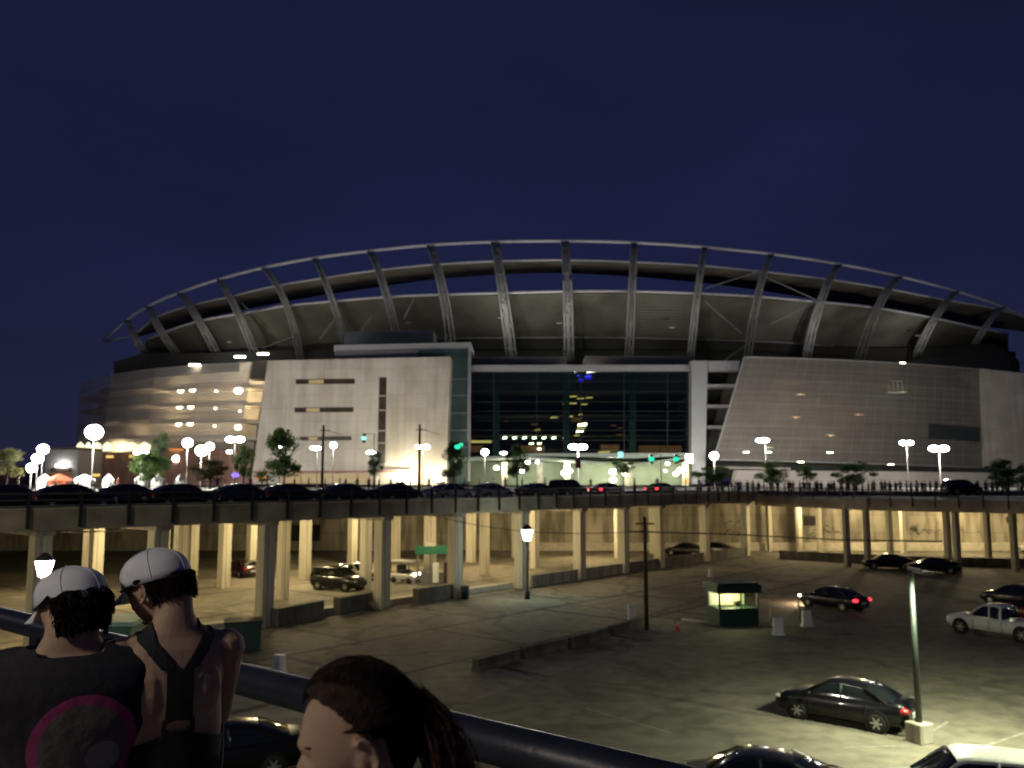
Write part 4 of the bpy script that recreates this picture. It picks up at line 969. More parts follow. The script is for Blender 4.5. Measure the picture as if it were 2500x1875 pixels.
car('sedan', G(592,1406), math.radians(130), 'maroon', 'dark maroon saloon in the garage left of the tall column', GG)
A, B = G(790,1448), G(862,1452)
car('suv', G(826,1440), math.radians(-28), 'black', 'black off-roader under the viaduct facing right', GG)
car('sedan', G(865,1416), math.radians(-38), 'silver', 'silver car with headlights on behind the black off-roader', GG, head_on=True)
car('sedan', G(1655,1368)+Vector((2,6,0)), math.radians(150), 'black', 'black car under the far end of the viaduct', GG)
car('sedan', G(1720,1362)+Vector((2,4,0)), math.radians(150), 'dark', 'dark car behind the low wall right of the far black car', GG)
car('sedan', G(2540,1350), math.radians(170), 'white', 'white car under the ramp at the right edge', GG)
# cars on the deck
DG = 'cars in traffic on the viaduct deck'
DC = [(40,'sedan','dark','dark car at the left end of the deck',5),(190,'sedan','black','black saloon second on the deck from the left',4.5),(330,'sedan','dark','dark low car above the runners caps',6),(455,'sedan','black','black car above the second runner',4.5),(600,'sedan','blue','dark blue car above the black car in the garage',5),(715,'sedan','black','black saloon below the leafy tree',4.2),(850,'sedan','dark','charcoal saloon left of the floodlit wall',5),(975,'sedan','black','black car right in front of the floodlit corner',4.5),
 (1100,'sedan','silver','light silver car right of the wooden pole',5),(1200,'sedan','silver','silver car below the round globe lamp',5),(1310,'sedan','dark','dark car left of the banner lamp',4.5),(1385,'suv','black','black off-roader in front of the hall entrance',5.5),(1480,'sedan','dark','dark car with small red tail light before the entrance',4.5),(1610,'sedan','black','black car with bright red tail light below the green signals',4.5)]
for (x,k,pt,lb,off) in DC:
    t = (x-1250)/F/CP; cc = N0+off+1.2; Y = cc/(.651-.759*t); X = t*Y
    tl = x in (1480,1610)
    car(k, (X,Y,PZ), YAW, pt, lb, DG, tail_on=tl, name='moving_car')
car('suv', G(2160,1199,BZ)+Vector((0,0,0)) if False else Vector((54,103,PZ)), 0.1, 'black', 'dark van behind the right railing below the dark tree', DG, name='moving_car')

# ================================================================ lot furniture
# tall lamp pole on a concrete block
bp = G(2246,1812); tp = P(2224,1392,bp.y); hgt = tp.z
r = empty('lot_lamp', bp, label='tall slim green lamp pole on a concrete block in the open lot', cat='street lamp')
mb = MB(); mb.box(bp+Vector((0,0,.32)),(.62,.62,.64),.4); bevel(mb.build('footing', MT['conc'], r))
mb = MB(); mb.lathe([(.11,.6),(.075,hgt)], bp, 10); mb.build('pole', MT['teal'], r)
mb = MB(); mb.box(bp+Vector((0,-.3,hgt+.06)),(.12,.9,.08)); mb.build('bracket', MT['pole'], r)
mb = MB(); mb.box(bp+Vector((0,-.9,hgt+.02)),(.42,.6,.1)); mb.build('lamp_head', MT['pole'], r)
light(bp+Vector((0,-.9,hgt-.12)), 2000, (.95,1,.66), .15, r, 'SPOT', (0,0,0), 160)
# lamp poles added out of frame on the right to light the lot
for (x,y,h_,pw,lb) in ((21,24,9.5,8000,'added lamp pole standing outside the right edge of the lot'),(52,52,10,8000,'added lamp pole beyond the pickup outside the frame')):
    q = Vector((x,y,0)); r = empty('lot_lamp', q, label=lb, cat='street lamp')
    mb = MB(); mb.lathe([(.12,0),(.08,h_)], q, 10); mb.build('pole', MT['teal'], r)
    mb = MB(); mb.box(q+Vector((-.5,0,h_)),(1.1,.4,.14)); mb.build('lamp_head', MT['lamp'], r)
    light(q+Vector((-.6,0,h_-.2)), pw, (.95,1,.64), .2, r, 'SPOT', (0,0,0), 155)
q = Vector((-19,13,0)); r = empty('lot_lamp', q, label='added lamp pole in the lot outside the left edge', cat='street lamp')  # added out of frame to light the deck edge and cars
mb = MB(); mb.lathe([(.12,0),(.08,11)], q, 10); mb.build('pole', MT['teal'], r); mb = MB(); mb.box(q+Vector((0,.5,11)),(.4,1.1,.14)); mb.build('lamp_head', MT['lamp'], r)
light(q+Vector((0,.7,10.8)), 2400, (1,.93,.72), .2, r, 'SPOT', (R(35),0,R(-12)), 165)
# lantern posts
def lantern(px, py, Y, label, pw, s=1.):
    t = P(px,py,Y); b = Vector((t.x,Y,0)); r = empty('lantern_post', b, label=label, cat='lantern', group='lantern posts in the lot')
    mb = MB(); mb.lathe([(.2,0),(.2,.5),(.09,.6),(.08,t.z-.9),(.14,t.z-.5),(.1,t.z-.32*s)], b, 10); mb.build('pole', MT['teal'], r)
    mb = MB(); mb.lathe([(.19*s,-.3*s),(.33*s,.28*s),(.3*s,.3*s)], t, 12); mb.build('glass', glow('lantern_glass', (.93,1,.98), 16), r)
    mb = MB(); mb.lathe([(.36*s,.3*s),(.34*s,.36*s),(.2*s,.5*s),(.06*s,.62*s)], t, 12); mb.build('cap', MT['rail_dark'], r)
    light(t+Vector((0,0,-.75*s)), pw, (.7,1,.85), .15, r); return r
lantern(108,1388,27,'glowing lantern beside the left runner in the pale cap',160,.8)
lantern(1287,1306,64,'teal glowing lantern on a post in front of the low orange lit wall',260,1.25)
# thin utility pole and cables
b = G(1579,1538); t = P(1574,1262,b.y); r = empty('utility_pole', b, label='thin dark utility pole in the lot carrying a sagging cable', cat='utility pole')
mb = MB(); mb.tube([b,t],[.14,.09],8); mb.build('post', MT['wood'], r); mb = MB(); mb.box(t+Vector((0,0,-.4)),(1.1,.1,.1)); mb.build('crossarm', MT['wood'], r)
def sag(a, b_, s, n=14): return [a.lerp(b_, i/n)-Vector((0,0,s*4*(i/n)*(1-i/n))) for i in range(n+1)]
mb = MB(); mb.tube(sag(P(1070,1262,61), P(1574,1296,b.y), .55), .022, 5)
tag(mb.build('cable', MT['rail_dark']), 'thin black cable sagging from the viaduct to the thin pole', 'cable')
# green kiosk in the lot
def kiosk(c, rz, wd_, dp, hh, label, lit, name='parking_booth'):
    r = empty(name, c, rz, label, 'booth')
    mb = MB(); mb.box((0,0,.5),(wd_,dp,1.0)); bevel(mb.build('base_panel', MT['green'], r, world=False), .02)
    mb = MB()
    for x in (-1,1):
        for y in (-1,1): mb.box((x*(wd_/2-.05),y*(dp/2-.05),1.45),(.1,.1,.9))
    mb.box((.15,-dp/2+.04,1.45),(.08,.06,.9)); mb.build('window_frame', MT['green'], r, world=False)
    mb = MB(); mb.box((0,0,2.15),(wd_+.35,dp+.35,.5)); mb.box((0,0,2.44),(wd_+.1,dp+.1,.1)); bevel(mb.build('roof', MT['green'], r, world=False), .04)
    mb = MB(); mb.box((0,dp/2-.09,1.45),(wd_-.22,.02,.9)); mb.build('inner_wall', mat('booth_cream', (.7,.68,.5)), r, world=False)
    mb = MB(); mb.box((-.3,0,1.03),(.9,.5,.04)); mb.box((.35,.1,1.15),(.35,.35,.3)); mb.build('counter', MT['wood'], r, world=False)
    mb = MB(); mb.box((0,0,1.87),(wd_*.6,.3,.05)); mb.build('ceiling_lamp', glow('booth_tube', (1,1,.62), 5), r, world=False)
    mb = MB(); mb.box((0,-dp/2+.02,1.45),(wd_-.2,.015,.9)); mb.build('window_glass', MT['booth_glass'], r, world=False)
    l = light((0,0,1.7), lit, (1,1,.58), .2, None); l.parent = r; return r
bk = G(1800,1528); bk.y += 1.0
kiosk(bk, .16, 2.5, 1.9, 2.4, 'dark green parking booth with lit windows in the middle of the lot', 60)
bk2 = G(1040,1432); bk2 += Vector((.3,2,0))
r = empty('garage_kiosk', bk2, .1, 'green topped kiosk with posts under the viaduct', 'booth')
mb = MB(); mb.box((0,0,2.85),(2.9,2.2,.6)); mb.build('awning', MT['awning_green'], r, world=False)
mb = MB(); mb.box((-.2,0,3.3),(1.0,.9,.3)); mb.build('roof_vent', MT['kerb'], r, world=False)
mb = MB()
for x in (-1.2,-.2,1.2): mb.box((x,-.9,1.3),(.12,.12,2.6))
mb.box((.1,0,.5),(2.2,1.6,1.0)); mb.build('frame', MT['pole_grey'], r, world=False)
mb = MB(); mb.box((.3,-.95,1.0),(.5,.1,1.6)); mb.build('door', MT['white'], r, world=False)
mb = MB(); mb.box((1.35,-1.2,.95),(.5,.5,1.9)); tag(mb.build('ticket_machine', PAINT['maroon'], None, world=False), 'dark red ticket machine beside the garage kiosk', 'machine'); bpy.data.objects['ticket_machine'].location = bk2
# open cart with white top and headlights
g = G(985,1428)+Vector((0,1.5,0)); r = empty('golf_cart', g, math.radians(-35), 'white roofed open cart with glowing headlights beside the garage kiosk', 'cart')
mb = MB(); mb.box((0,0,1.85),(2.6,1.3,.09)); bevel(mb.build('roof', MT['white'], r, world=False))
mb = MB(); mb.box((0,0,.55),(2.6,1.25,.5)); mb.box((1.1,0,.85),(.5,1.2,.4),taper=.7); bevel(mb.build('body', PAINT['silver'], r, world=False), .08)
mb = MB(); mb.box((-.2,0,.95),(.6,1.1,.25)); mb.box((-.5,0,1.2),(.12,1.1,.6)); mb.build('seat', MT['rail_dark'], r, world=False)
mb = MB()
for x in (-1.2,.9):
    for y in (-.6,.6): mb.tube([(x,y,.8),(x*.95,y,1.83)],.03,5)
mb.build('roof_post', MT['pole'], r, world=False)
for x in (-.85,.85):
    for y in (-.6,.6): mb = MB(); mb.lathe([(.25,-.1),(.28,0),(.25,.1)],(x,y,.28),14,'y'); mb.build('wheel', MT['rubber'], r, world=False)
for y in (-.4,.4): mb = MB(); mb.ball((1.36,y,.8),(.08,.16,.12),8); mb.build('headlight', MT['head_on'], r, world=False)
l = light((1.9,0,.7), 40, (1,.75,.45), .1); l.parent = r
# white markers and barrels
def barrel(c, h_, wd_, label, name='white_barrier', cat='barrier', group='white plastic barriers in the lot'):
    mb = MB(); mb.box((0,0,h_*.5),(wd_,.28,h_),taper=.86); mb.box((0,0,.05),(wd_*1.15,.42,.1)); mb.box((0,-.15,h_*.62),(wd_*.7,.03,h_*.12))
    o = mb.build(name, MT['white'], None, world=False); o.location = c; bevel(o,.03); return tag(o,label,cat,group)
barrel(G(1542,1518),1.05,.45,'upright white plastic barrier left of the green booth')
barrel(G(1900,1551),.95,.55,'white plastic barrier just right of the green booth')
barrel(G(1970,1530),.9,.55,'white plastic barrier below the dark saloon with lit headlights')
barrel(G(682,1648),.9,.6,'pale box shaped barrier just above the walkway rail')
barrel(G(1734,1408),.75,.3,'small white marker beyond the green booth')
for (x,y,h_,lb) in ((1882,1530,1.1,'thin pale post beside the white barrier at the booth'),(1950,1510,1.1,'thin pale post beside the barrier under the moving saloon')):
    q = G(x,y); mb = MB(); mb.tube([(0,0,0),(0,0,h_)],.05,8); o = mb.build('bollard', MT['kerb'], None, world=False); o.location = q; tag(o,lb,'bollard','thin posts by the booth')
q = G(1655,1540); mb = MB(); mb.lathe([(.14,.03),(.03,.5)],(0,0,0),14); mb.box((0,0,.02),(.34,.34,.04)); mb.lathe([(.1,.2),(.075,.3)],(0,0,0),14,mi=1)
o = mb.build('traffic_cone',[MT['orange'],MT['white']],None,world=False); o.location = q; tag(o,'small orange traffic cone left of the green booth','traffic cone')
# grassy/gravel edge in front of booth as pale kerb
mb = MB(); a, b_ = G(1665,1515), G(1755,1526); mb.tube([a+Vector((0,0,.06)),b_+Vector((0,0,.06))],.09,6); tag(mb.build('parking_stop', MT['kerb'], None, loc=a),'pale parking stop leading to the green booth','parking stop')
# dumpster and green shed near the left
q = G(592,1588); r = empty('dumpster', q, .3, 'dark green dumpster on the lot behind the runner in the black top', 'dumpster')
mb = MB(); mb.box((0,0,.75),(1.7,1.4,1.4),taper=1.06); bevel(mb.build('bin', MT['darkgreen'], r, world=False)); mb = MB(); mb.box((0,0,1.5),(1.9,1.6,.1)); mb.build('lid', MT['rail_dark'], r, world=False)
q = G(215,1650); q.y += 0; r = empty('green_shed', q, .1, 'green lot shed mostly hidden behind the two capped runners', 'shed')
mb = MB(); mb.box((0,0,1.15),(4.2,2.2,2.3)); mb.build('wall', mat('shed_green', (.03,.10,.065), .6), r, world=False)
mb = MB(); mb.box((0,0,2.4),(4.6,2.6,.2)); bevel(mb.build('roof', mat('shed_roof_teal', (.2,.34,.28), .6), r, world=False))
q = G(1008,1470); q.x += 2.0; q = G(1135,1462); mb = MB(); mb.lathe([(.3,0),(.34,.9),(.3,.95),(.1,1.0)],(0,0,0),14); o = mb.build('litter_bin', MT['darkgreen'], None, world=False); o.location = q; tag(o,'round green litter bin at the foot of the column beside the third barrier','litter bin')
#@@PEOPLE
# ================================================================ people
SKIN = mat('skin', (.42,.27,.18), .75, var=.10, scale=14, bump=.05, bscale=120)
SKIN.node_tree.nodes['Principled BSDF'].inputs['Subsurface Weight'].default_value = .12
SKIN.node_tree.nodes['Principled BSDF'].inputs['Subsurface Radius'].default_value = (.02,.008,.004)
def head_mb(mb, T, hs=1.):
    """add a head (face towards local +x) with T a 4x4 matrix; origin between the ears"""
    n1, n2 = 72, 56; vs = []; fs = []
    g = lambda a, s: math.exp(-(a/s)**2)
    for i in range(n2+1):
        ph = math.pi*i/n2
        for k in range(n1):
            th = 2*math.pi*k/n1
            d = Vector((math.sin(ph)*math.cos(th), math.sin(ph)*math.sin(th), math.cos(ph)))
            x, y, z = d.x*.098, d.y*.076, d.z*.118
            if d.z < 0:
                y *= 1+.30*d.z*(1 if d.x > 0 else .4)
                if d.x < 0: x *= 1+.45*d.z
                else: x *= 1+.02*d.z
            if d.x > 0:
                # flatten face, then features
                x -= .012*(1-abs(d.z))*max(0,d.x)**4*0
                f = max(0,d.x)
                x += .024*g(y,.011)*g(z+.026,.016)*f      # nose tip
                x += .013*g(y,.008)*g(z-.002,.022)*f      # bridge
                x -= .009*(g(y-.032,.014)+g(y+.032,.014))*g(z-.008,.011)*f
                x += .005*g(z-.032,.010)*g(y,.05)*f
                x -= .009*g(z-.014,.009)*g(y,.022)*f
                x += .007*g(y,.020)*g(z+.054,.006)*f + .007*g(y,.018)*g(z+.066,.006)*f
                x -= .004*g(y,.02)*g(z+.0605,.003)*f
                x -= .003*g(y,.022)*g(z+.080,.007)*f
                x += .010*g(y,.026)*g(z+.097,.014)*f
            vs.append(T @ (Vector((x,y,z))*hs))
    fs = [(i*n1+k,(i+1)*n1+k,(i+1)*n1+(k+1)%n1,i*n1+(k+1)%n1) for i in range(n2) for k in range(n1)]
    mb.add(vs, fs, 0, True)
    for s in (-1,1):   # ears
        pts = []
        for k in range(9):
            a = -2.0+k*4.3/8; pts.append(T @ (Vector((-.010-.017*math.cos(a)*1.0, s*(.077+.008*abs(math.sin(a))), -.006+.031*math.sin(a)))*hs))
        mb.tube(pts, .0058*hs, 8)
        mb.ball(T @ (Vector((-.004,s*.074,-.008))*hs), (.012*hs,.008*hs,.022*hs), 10)
        mb.ball(T @ (Vector((-.004,s*.0755,-.034))*hs), (.008*hs,.006*hs,.009*hs), 8)
def cap_limb(mb, pts, rs, n=14):
    mb.tube(pts, rs, n)
    for p, r_ in zip(pts, rs): mb.ball(p, r_, 12)
def hand(mb, w_, d, side, up=Vector((0,0,1)), curl=.5):
    """palm + five fingers, from wrist w_ along d"""
    d = d.normalized(); lat = d.cross(up).normalized(); up = lat.cross(d).normalized()
    pc = w_+d*.045
    mb.tube([w_-d*.01, w_+d*.03, w_+d*.075],[.026,.034,.030],12)
    for k, (off, ln) in enumerate(((-.030,.062),(-.010,.074),(.011,.070),(.031,.055))):
        b0 = w_+d*.085+lat*off; p = [b0-d*.03]; dd = d.copy(); q = b0.copy(); p.append(q.copy())
        for j in range(3):
            dd = (dd-up*curl*.55).normalized(); q = q+dd*ln*(.45,.3,.25)[j]; p.append(q.copy())
        cap_limb(mb, p, [.010,.010,.0095,.0085,.007], 8)
    b0 = w_+d*.03+lat*side*.026; cap_limb(mb, [b0, b0+lat*side*.022+d*.02-up*.008, b0+lat*side*.032+d*.048-up*.016],[.013,.011,.009],8)
TORSO = [(.80,0,.10,.14),(.86,-.01,.12,.17),(.94,-.015,.125,.18),(1.03,-.005,.108,.158),(1.10,0,.10,.142),(1.20,0,.107,.150),(1.30,.0,.115,.165),(1.38,-.002,.108,.178),(1.425,-.008,.088,.168),(1.455,-.012,.066,.120),(1.48,-.012,.056,.075),(1.52,-.006,.054,.058),(1.58,.008,.053,.055),(1.63,.014,.05,.05)]
def body_mesh(arms, head_rot=0., tilt=0., sw=1., hs=1., girth=1., low=False, hx=.022, legs=None, hy=0., hz=1.635):
    mb = MB(); rws = []
    for (z,cx,a,b) in TORSO:
        nn = 28; row = []
        wk = girth if z < 1.47 else 1
        for k in range(nn):
            t = 2*math.pi*k/nn; cs, sn_ = math.cos(t), math.sin(t)
            row.append(Vector((cx+a*wk*math.copysign(abs(cs)**.85,cs), b*wk*(sw if z > 1.2 else 1)*math.copysign(abs(sn_)**.85,sn_), z)))
        rws.append(row)
    mb.grid(rws, closed=True, smooth=True); mb.add(rws[0],[tuple(range(28))]); mb.add(rws[-1],[tuple(range(28))])
    if not low:   # shoulder blades, spine hollow handled by noise-free bumps
        for s in (-1,1): mb.ball((-.075,s*.078*sw,1.31),(.035,.055,.085),12)
    for s, (el, wr) in zip((-1,1), arms):
        sh = Vector((-.008, s*.172*sw, 1.402)); el = Vector(el); wr = Vector(wr)
        cap_limb(mb, [Vector((-.005,s*.11*sw,1.42)), sh, sh.lerp(el,.35), el, el.lerp(wr,.3), wr],[.05*girth,.060*girth,.052*girth,.040*girth,.041*girth,.026])
        hand(mb, wr, (wr-el), -s if False else s, Vector((0,0,1)) if abs((wr-el).normalized().z) < .8 else Vector((1,0,0)))
    for s, L in zip((-1,1), legs or [((.01,-.1,.48),(-.02,-.11,.09)),((.01,.1,.48),(-.02,.11,.09))]):
        kn, an = Vector(L[0]), Vector(L[1])
        cap_limb(mb, [Vector((0,s*.09,.90)), Vector((0,s*.095,.78)), kn, kn.lerp(an,.3)+Vector((-.012,0,0)), an],[.09*girth,.085*girth,.057,.058,.038])
        mb.tube([an+Vector((-.05,0,-.045)), an+Vector((.05,0,-.04)), an+Vector((.18,0,-.062))],[.042,.042,.028],10); mb.ball(an+Vector((-.04,0,-.05)),.04,10); mb.ball(an+Vector((.18,0,-.062)),.028,10)
    T = Matrix.Translation((hx,hy,hz)) @ Matrix.Rotation(head_rot,4,'Z') @ Matrix.Rotation(tilt,4,'Y')
    head_mb(mb, T, hs)
    return mb, T
def remesh(mb, vox, name, smooth=2):
    me = mb.mesh(name+'_raw', SKIN); o = bpy.data.objects.new(name, me); COL.objects.link(o)
    m = o.modifiers.new('r','REMESH'); m.mode = 'VOXEL'; m.voxel_size = vox; m.use_smooth_shade = True
    s = o.modifiers.new('s','SMOOTH'); s.iterations = smooth; s.factor = .5
    dg = bpy.context.evaluated_depsgraph_get(); dg.update()
    out = bpy.data.meshes.new_from_object(o.evaluated_get(dg)); bpy.data.objects.remove(o)
    out.name = name; out.materials.clear(); out.materials.append(SKIN)
    out.polygons.foreach_set('use_smooth',[True]*len(out.polygons)); return out
def shell(me, pred, off, name, m, parent, relax=3, fn=None, thick=.003):
    """clothing/hair: the faces of the body that satisfy pred, lifted along the normal by off"""
    bm = bmesh.new(); bm.from_mesh(me); bm.normal_update()
    dele = [f for f in bm.faces if not pred(f.calc_center_median())]
    bmesh.ops.delete(bm, geom=dele, context='FACES')
    for _ in range(relax): bmesh.ops.smooth_vert(bm, verts=[v for v in bm.verts], factor=.5, use_axis_x=True, use_axis_y=True, use_axis_z=True)
    bm.normal_update()
    for v in bm.verts: v.co += v.normal*(off if fn is None else fn(v.co, off))
    o_me = bpy.data.meshes.new(name); bm.to_mesh(o_me); bm.free(); o_me.materials.clear(); o_me.materials.append(m)
    o = from_mesh(name, o_me, parent); s = o.modifiers.new('t','SOLIDIFY'); s.thickness = thick; s.offset = -1
    return o
def cap(T, hs, parent, m, brim_m, seam=True):
    mb = MB(); rws = []; A, B, C = .112*hs, .090*hs, .088*hs
    for i in range(12):
        ph = (math.pi/2)*(i/11)*1.06
        rws.append([T @ Vector((A*math.sin(ph)*math.cos(t)-.004, B*math.sin(ph)*math.sin(t), .036*hs+C*max(0,math.cos(ph))**.62*(1 if math.cos(ph)>0 else 0)+min(0,C*math.cos(ph))-.010*(1-math.cos(t))*math.sin(ph))) for t in [2*math.pi*k/40 for k in range(40)]])
    mb.grid(rws, closed=True, smooth=True); o = mb.build('cap', m, parent, world=False)
    s = o.modifiers.new('t','SOLIDIFY'); s.thickness = .004
    mb = MB(); r2 = []
    for j in range(6):
        u = j/5; row = []
        for k in range(21):
            t = -1.05+2.1*k/20; rr = 1+.62*u*math.cos(t)
            row.append(T @ Vector((A*math.cos(t)*rr-.004, B*math.sin(t)*(1+.1*u), .030*hs-.018*u-.030*abs(math.sin(t))**2*(.6+.4*u))))
        r2.append(row)
    mb.grid(r2, smooth=True); q = mb.build('brim', brim_m, o, world=False); s = q.modifiers.new('t','SOLIDIFY'); s.thickness = .004
    mb = MB()
    for t in [k*math.pi/3 for k in range(6)]:
        mb.tube([T @ Vector((A*1.008*math.sin(ph)*math.cos(t)-.004, B*1.008*math.sin(ph)*math.sin(t), .037*hs+C*1.008*max(0,math.cos(ph))**.62-.010*(1-math.cos(t))*math.sin(ph))) for ph in frange(.05,1.6,14)], .0009, 5)
    mb.ball(T @ Vector((-.004,0,.036*hs+C)), .005, 8); mb.build('seam', brim_m, o, world=False)
    mb = MB(); mb.tube([T @ Vector((A*1.02*math.cos(t)-.004,B*1.02*math.sin(t),.030*hs-.010*(1-math.cos(t)))) for t in frange(.5,1.5,10)], .004, 6)
    mb.build('sunglasses', MT['rail_dark'], o, world=False)
    return o
def hair_mat(n, c, bp=.8): return mat(n, c, .75, var=.5, scale=60, bump=bp, bscale=160, spec=.12)
HDARK = hair_mat('dark_brown_hair', (.012,.008,.006)); HBRN = hair_mat('brown_hair', (.030,.017,.012), .25); HCURL = hair_mat('curly_brown_hair', (.085,.043,.024), .3)
FZ = 6.65   # walkway floor
CLOTHB = mat('black_stretch_cloth', (.008,.008,.010), .8, var=.2, scale=30, bump=.3, bscale=200)
SHORTS = mat('dark_shorts', (.015,.015,.02), .8, bump=.3, bscale=100)
SHOE = mat('shoe_grey', (.25,.25,.27), .7)
CAPM = mat('pale_cap_cloth', (.64,.63,.65), .8, var=.07, scale=14, bump=.25, bscale=300)
def inv(T, p): return T.inverted() @ p
def tufts(o, T, n, ln, seed=1, m=None):
    '''short strands growing from the hair shell, hanging down and back'''
    rn = random.Random(seed); me = o.data; mb = MB(); vs = me.vertices; dn = -(T.to_3x3() @ Vector((.25,0,1)))
    for _ in range(n):
        v = vs[rn.randrange(len(vs))]; p = v.co.copy(); nn = v.normal.copy(); a = (dn*1.0+nn*.35+Vector((rn.gauss(0,.35),rn.gauss(0,.35),rn.gauss(0,.2)))).normalized()
        l = ln*rn.uniform(.5,1.2); q = p+a*l*.5+nn*.002; r_ = q+(a+dn*.5-nn*.15).normalized()*l*.5
        mb.tube([p-nn*.001, q, r_],[.0012,.0011,.0004],3)
    return mb.build('hair_strand', m or HDARK, o, world=False)
# --- runner 1: dark printed shirt
def tee_mat():
    m = mat('printed_dark_shirt', (.014,.013,.017), .85, var=.2, scale=20, bump=.15, bscale=40)
    t = m.node_tree; L = t.links.new; b = t.nodes['Principled BSDF']; cur = b.inputs['Base Color'].links[0].from_socket
    c = t.nodes.new('ShaderNodeTexCoord'); sp_ = t.nodes.new('ShaderNodeSeparateXYZ'); L(c.outputs['Object'], sp_.inputs[0])
    def circ(cy, cz, r_, col):
        nonlocal cur
        cm_ = t.nodes.new('ShaderNodeCombineXYZ'); L(sp_.outputs['Y'], cm_.inputs[0]); L(sp_.outputs['Z'], cm_.inputs[1])
        d = t.nodes.new('ShaderNodeVectorMath'); d.operation = 'DISTANCE'; d.inputs[1].default_value = (cy,cz,0); L(cm_.outputs[0], d.inputs[0])
        lt = t.nodes.new('ShaderNodeMapRange'); lt.inputs[1].default_value = r_-.002; lt.inputs[2].default_value = r_+.002; lt.inputs[3].default_value = 1; lt.inputs[4].default_value = 0; L(d.outputs['Value'], lt.inputs[0])
        bk_ = t.nodes.new('ShaderNodeMath'); bk_.operation = 'LESS_THAN'; bk_.inputs[1].default_value = 0; L(sp_.outputs['X'], bk_.inputs[0])
        mu = t.nodes.new('ShaderNodeMath'); mu.operation = 'MULTIPLY'; L(lt.outputs[0], mu.inputs[0]); L(bk_.outputs[0], mu.inputs[1])
        mx = t.nodes.new('ShaderNodeMix'); mx.data_type = 'RGBA'; L(mu.outputs[0], mx.inputs[0]); L(cur, mx.inputs[6]); mx.inputs[7].default_value = col+(1,); cur = mx.outputs[2]
    circ(RING[0],RING[1],.134,(.30,.035,.14)); circ(RING[0],RING[1],.109,(.105,.098,.085)); circ(RING[0]-.048,RING[1]-.035,.042,(.26,.26,.25))
    L(cur, b.inputs['Base Color']); return m
H1 = P(206,1455,2.5); s1 = 1.0
ARM_FWD = [((.16,-.25,1.14),(.40,-.18,1.10)),((.16,.25,1.14),(.40,.18,1.10))]
root1 = empty('person', (H1.x-.02,H1.y-.02,FZ), R(117), 'runner in a pale cap and dark shirt with a pink ring on the back', 'person')
root1['group'] = 'runners at the walkway rail'
mb, T1 = body_mesh(ARM_FWD, R(40), R(20), 1.2, 1.0, 1.12, hx=.045, hz=1.585)
me1 = remesh(mb, .0045, 'body'); b1 = from_mesh('body', me1, root1)
RING = (-.042, 1.245)
shell(me1, lambda c: .80 < c.z < 1.475 and (abs(c.y) > .075 or c.z < 1.462) and c.x < .23, .021, 'shirt', tee_mat(), root1, 6, lambda c, o: o*(1.1+.5*noise.noise(c*6)))
shell(me1, lambda c: .45 < c.z < .84, .012, 'shorts', SHORTS, root1, 4); shell(me1, lambda c: c.z < .09, .006, 'shoes', SHOE, root1, 1)
def hair_pred(T, hs, low, front): 
    def f(c):
        p = inv(T, c)/hs; return p.length < .16 and p.z > -.085+low and (p.x < front + max(0,p.z-.03)*1.2 or p.z > .06) and not (p.z < -.02 and p.x > -.03) and not (p.z < .035 and p.x > front) and not (p.z < .02 and p.x > -.028 and abs(p.y) > .066) and p.z < .030
    return f
hs1 = shell(me1, hair_pred(T1,.98,0,.02), .016, 'hair', HDARK, root1, 3, lambda c, o: o*(1+.6*noise.noise(c*45)))
cap(T1, .98, root1, CAPM, CAPM); tufts(hs1, T1, 1500, .014)
# --- runner 2: racerback
H2 = P(402,1418,2.62)
root2 = empty('person', (H2.x+.04,H2.y-.02,FZ), R(124), 'runner in a white cap and black racerback top leaning on the walkway rail', 'person'); root2['group'] = 'runners at the walkway rail'
mb, T2 = body_mesh([((.14,-.175,1.18),(.38,-.14,1.12)),((.13,.185,1.13),(.36,.16,1.09))], R(34), R(22), .87, .95, .95, hx=.055, hy=.035, hz=1.58)
root2.scale = (1.03,1.03,1.03)
me2 = remesh(mb, .004, 'body'); b2 = from_mesh('body', me2, root2)
def tank(c):
    z, y = c.z, abs(c.y)
    if z < .84 or y > .19: return False
    if z < 1.33 and y > lerp(.15,.135,(z-1.1)/.2) and z > 1.1: return False
    if c.x > .0:
        if z < 1.28: return True
        return abs(y-.075) < .017 and z < 1.49
    if z > 1.375: return abs(y-lerp(.028,.082,min(1,(z-1.375)/.075))) < .024 and z < 1.50
    if z > 1.245: return y < .038
    if abs(z-1.225) < .013 and y < .030*math.sqrt(max(0,1-((z-1.225)/.013)**2)): return False
    if z > 1.20: return y < .045
    return y < .045+(1.20-z)**.8*1.5
shell(me2, tank, .0065, 'racerback_top', CLOTHB, root2, 7)
shell(me2, lambda c: .5 < c.z < .90 and abs(c.y) < .19, .009, 'shorts', SHORTS, root2, 3); shell(me2, lambda c: c.z < .09, .006, 'shoes', SHOE, root2, 1)
hs2 = shell(me2, hair_pred(T2,.95,.03,-.005), .008, 'hair', HDARK, root2, 3, lambda c, o: o*(1+.5*noise.noise(c*45)))
cap(T2, .96, root2, CAPM, CAPM); tufts(hs2, T2, 1300, .011, 2)
# --- woman 3: profile, ponytail
H3 = P(884,1812,1.47)
root3 = empty('person', (H3.x+.0,H3.y,FZ), R(183), 'woman seen in profile with dark hair pulled back into a curly ponytail', 'person')
kz = (H3.z-FZ)/1.635; root3.scale = (1,1,kz) if False else (1,1,1)
off3 = H3.z-(FZ+1.635)
mb, T3 = body_mesh([((.08,-.22,1.10),(.30,-.15,1.05)),((.0,.22,1.10),(.18,.2,.9))], R(4), R(17), .92, 1.0, .92, hx=.0)
mb.v = [(v[0],v[1],v[2] if v[2] > 1.48 else v[2]) for v in mb.v]
root3.location.z = FZ+off3
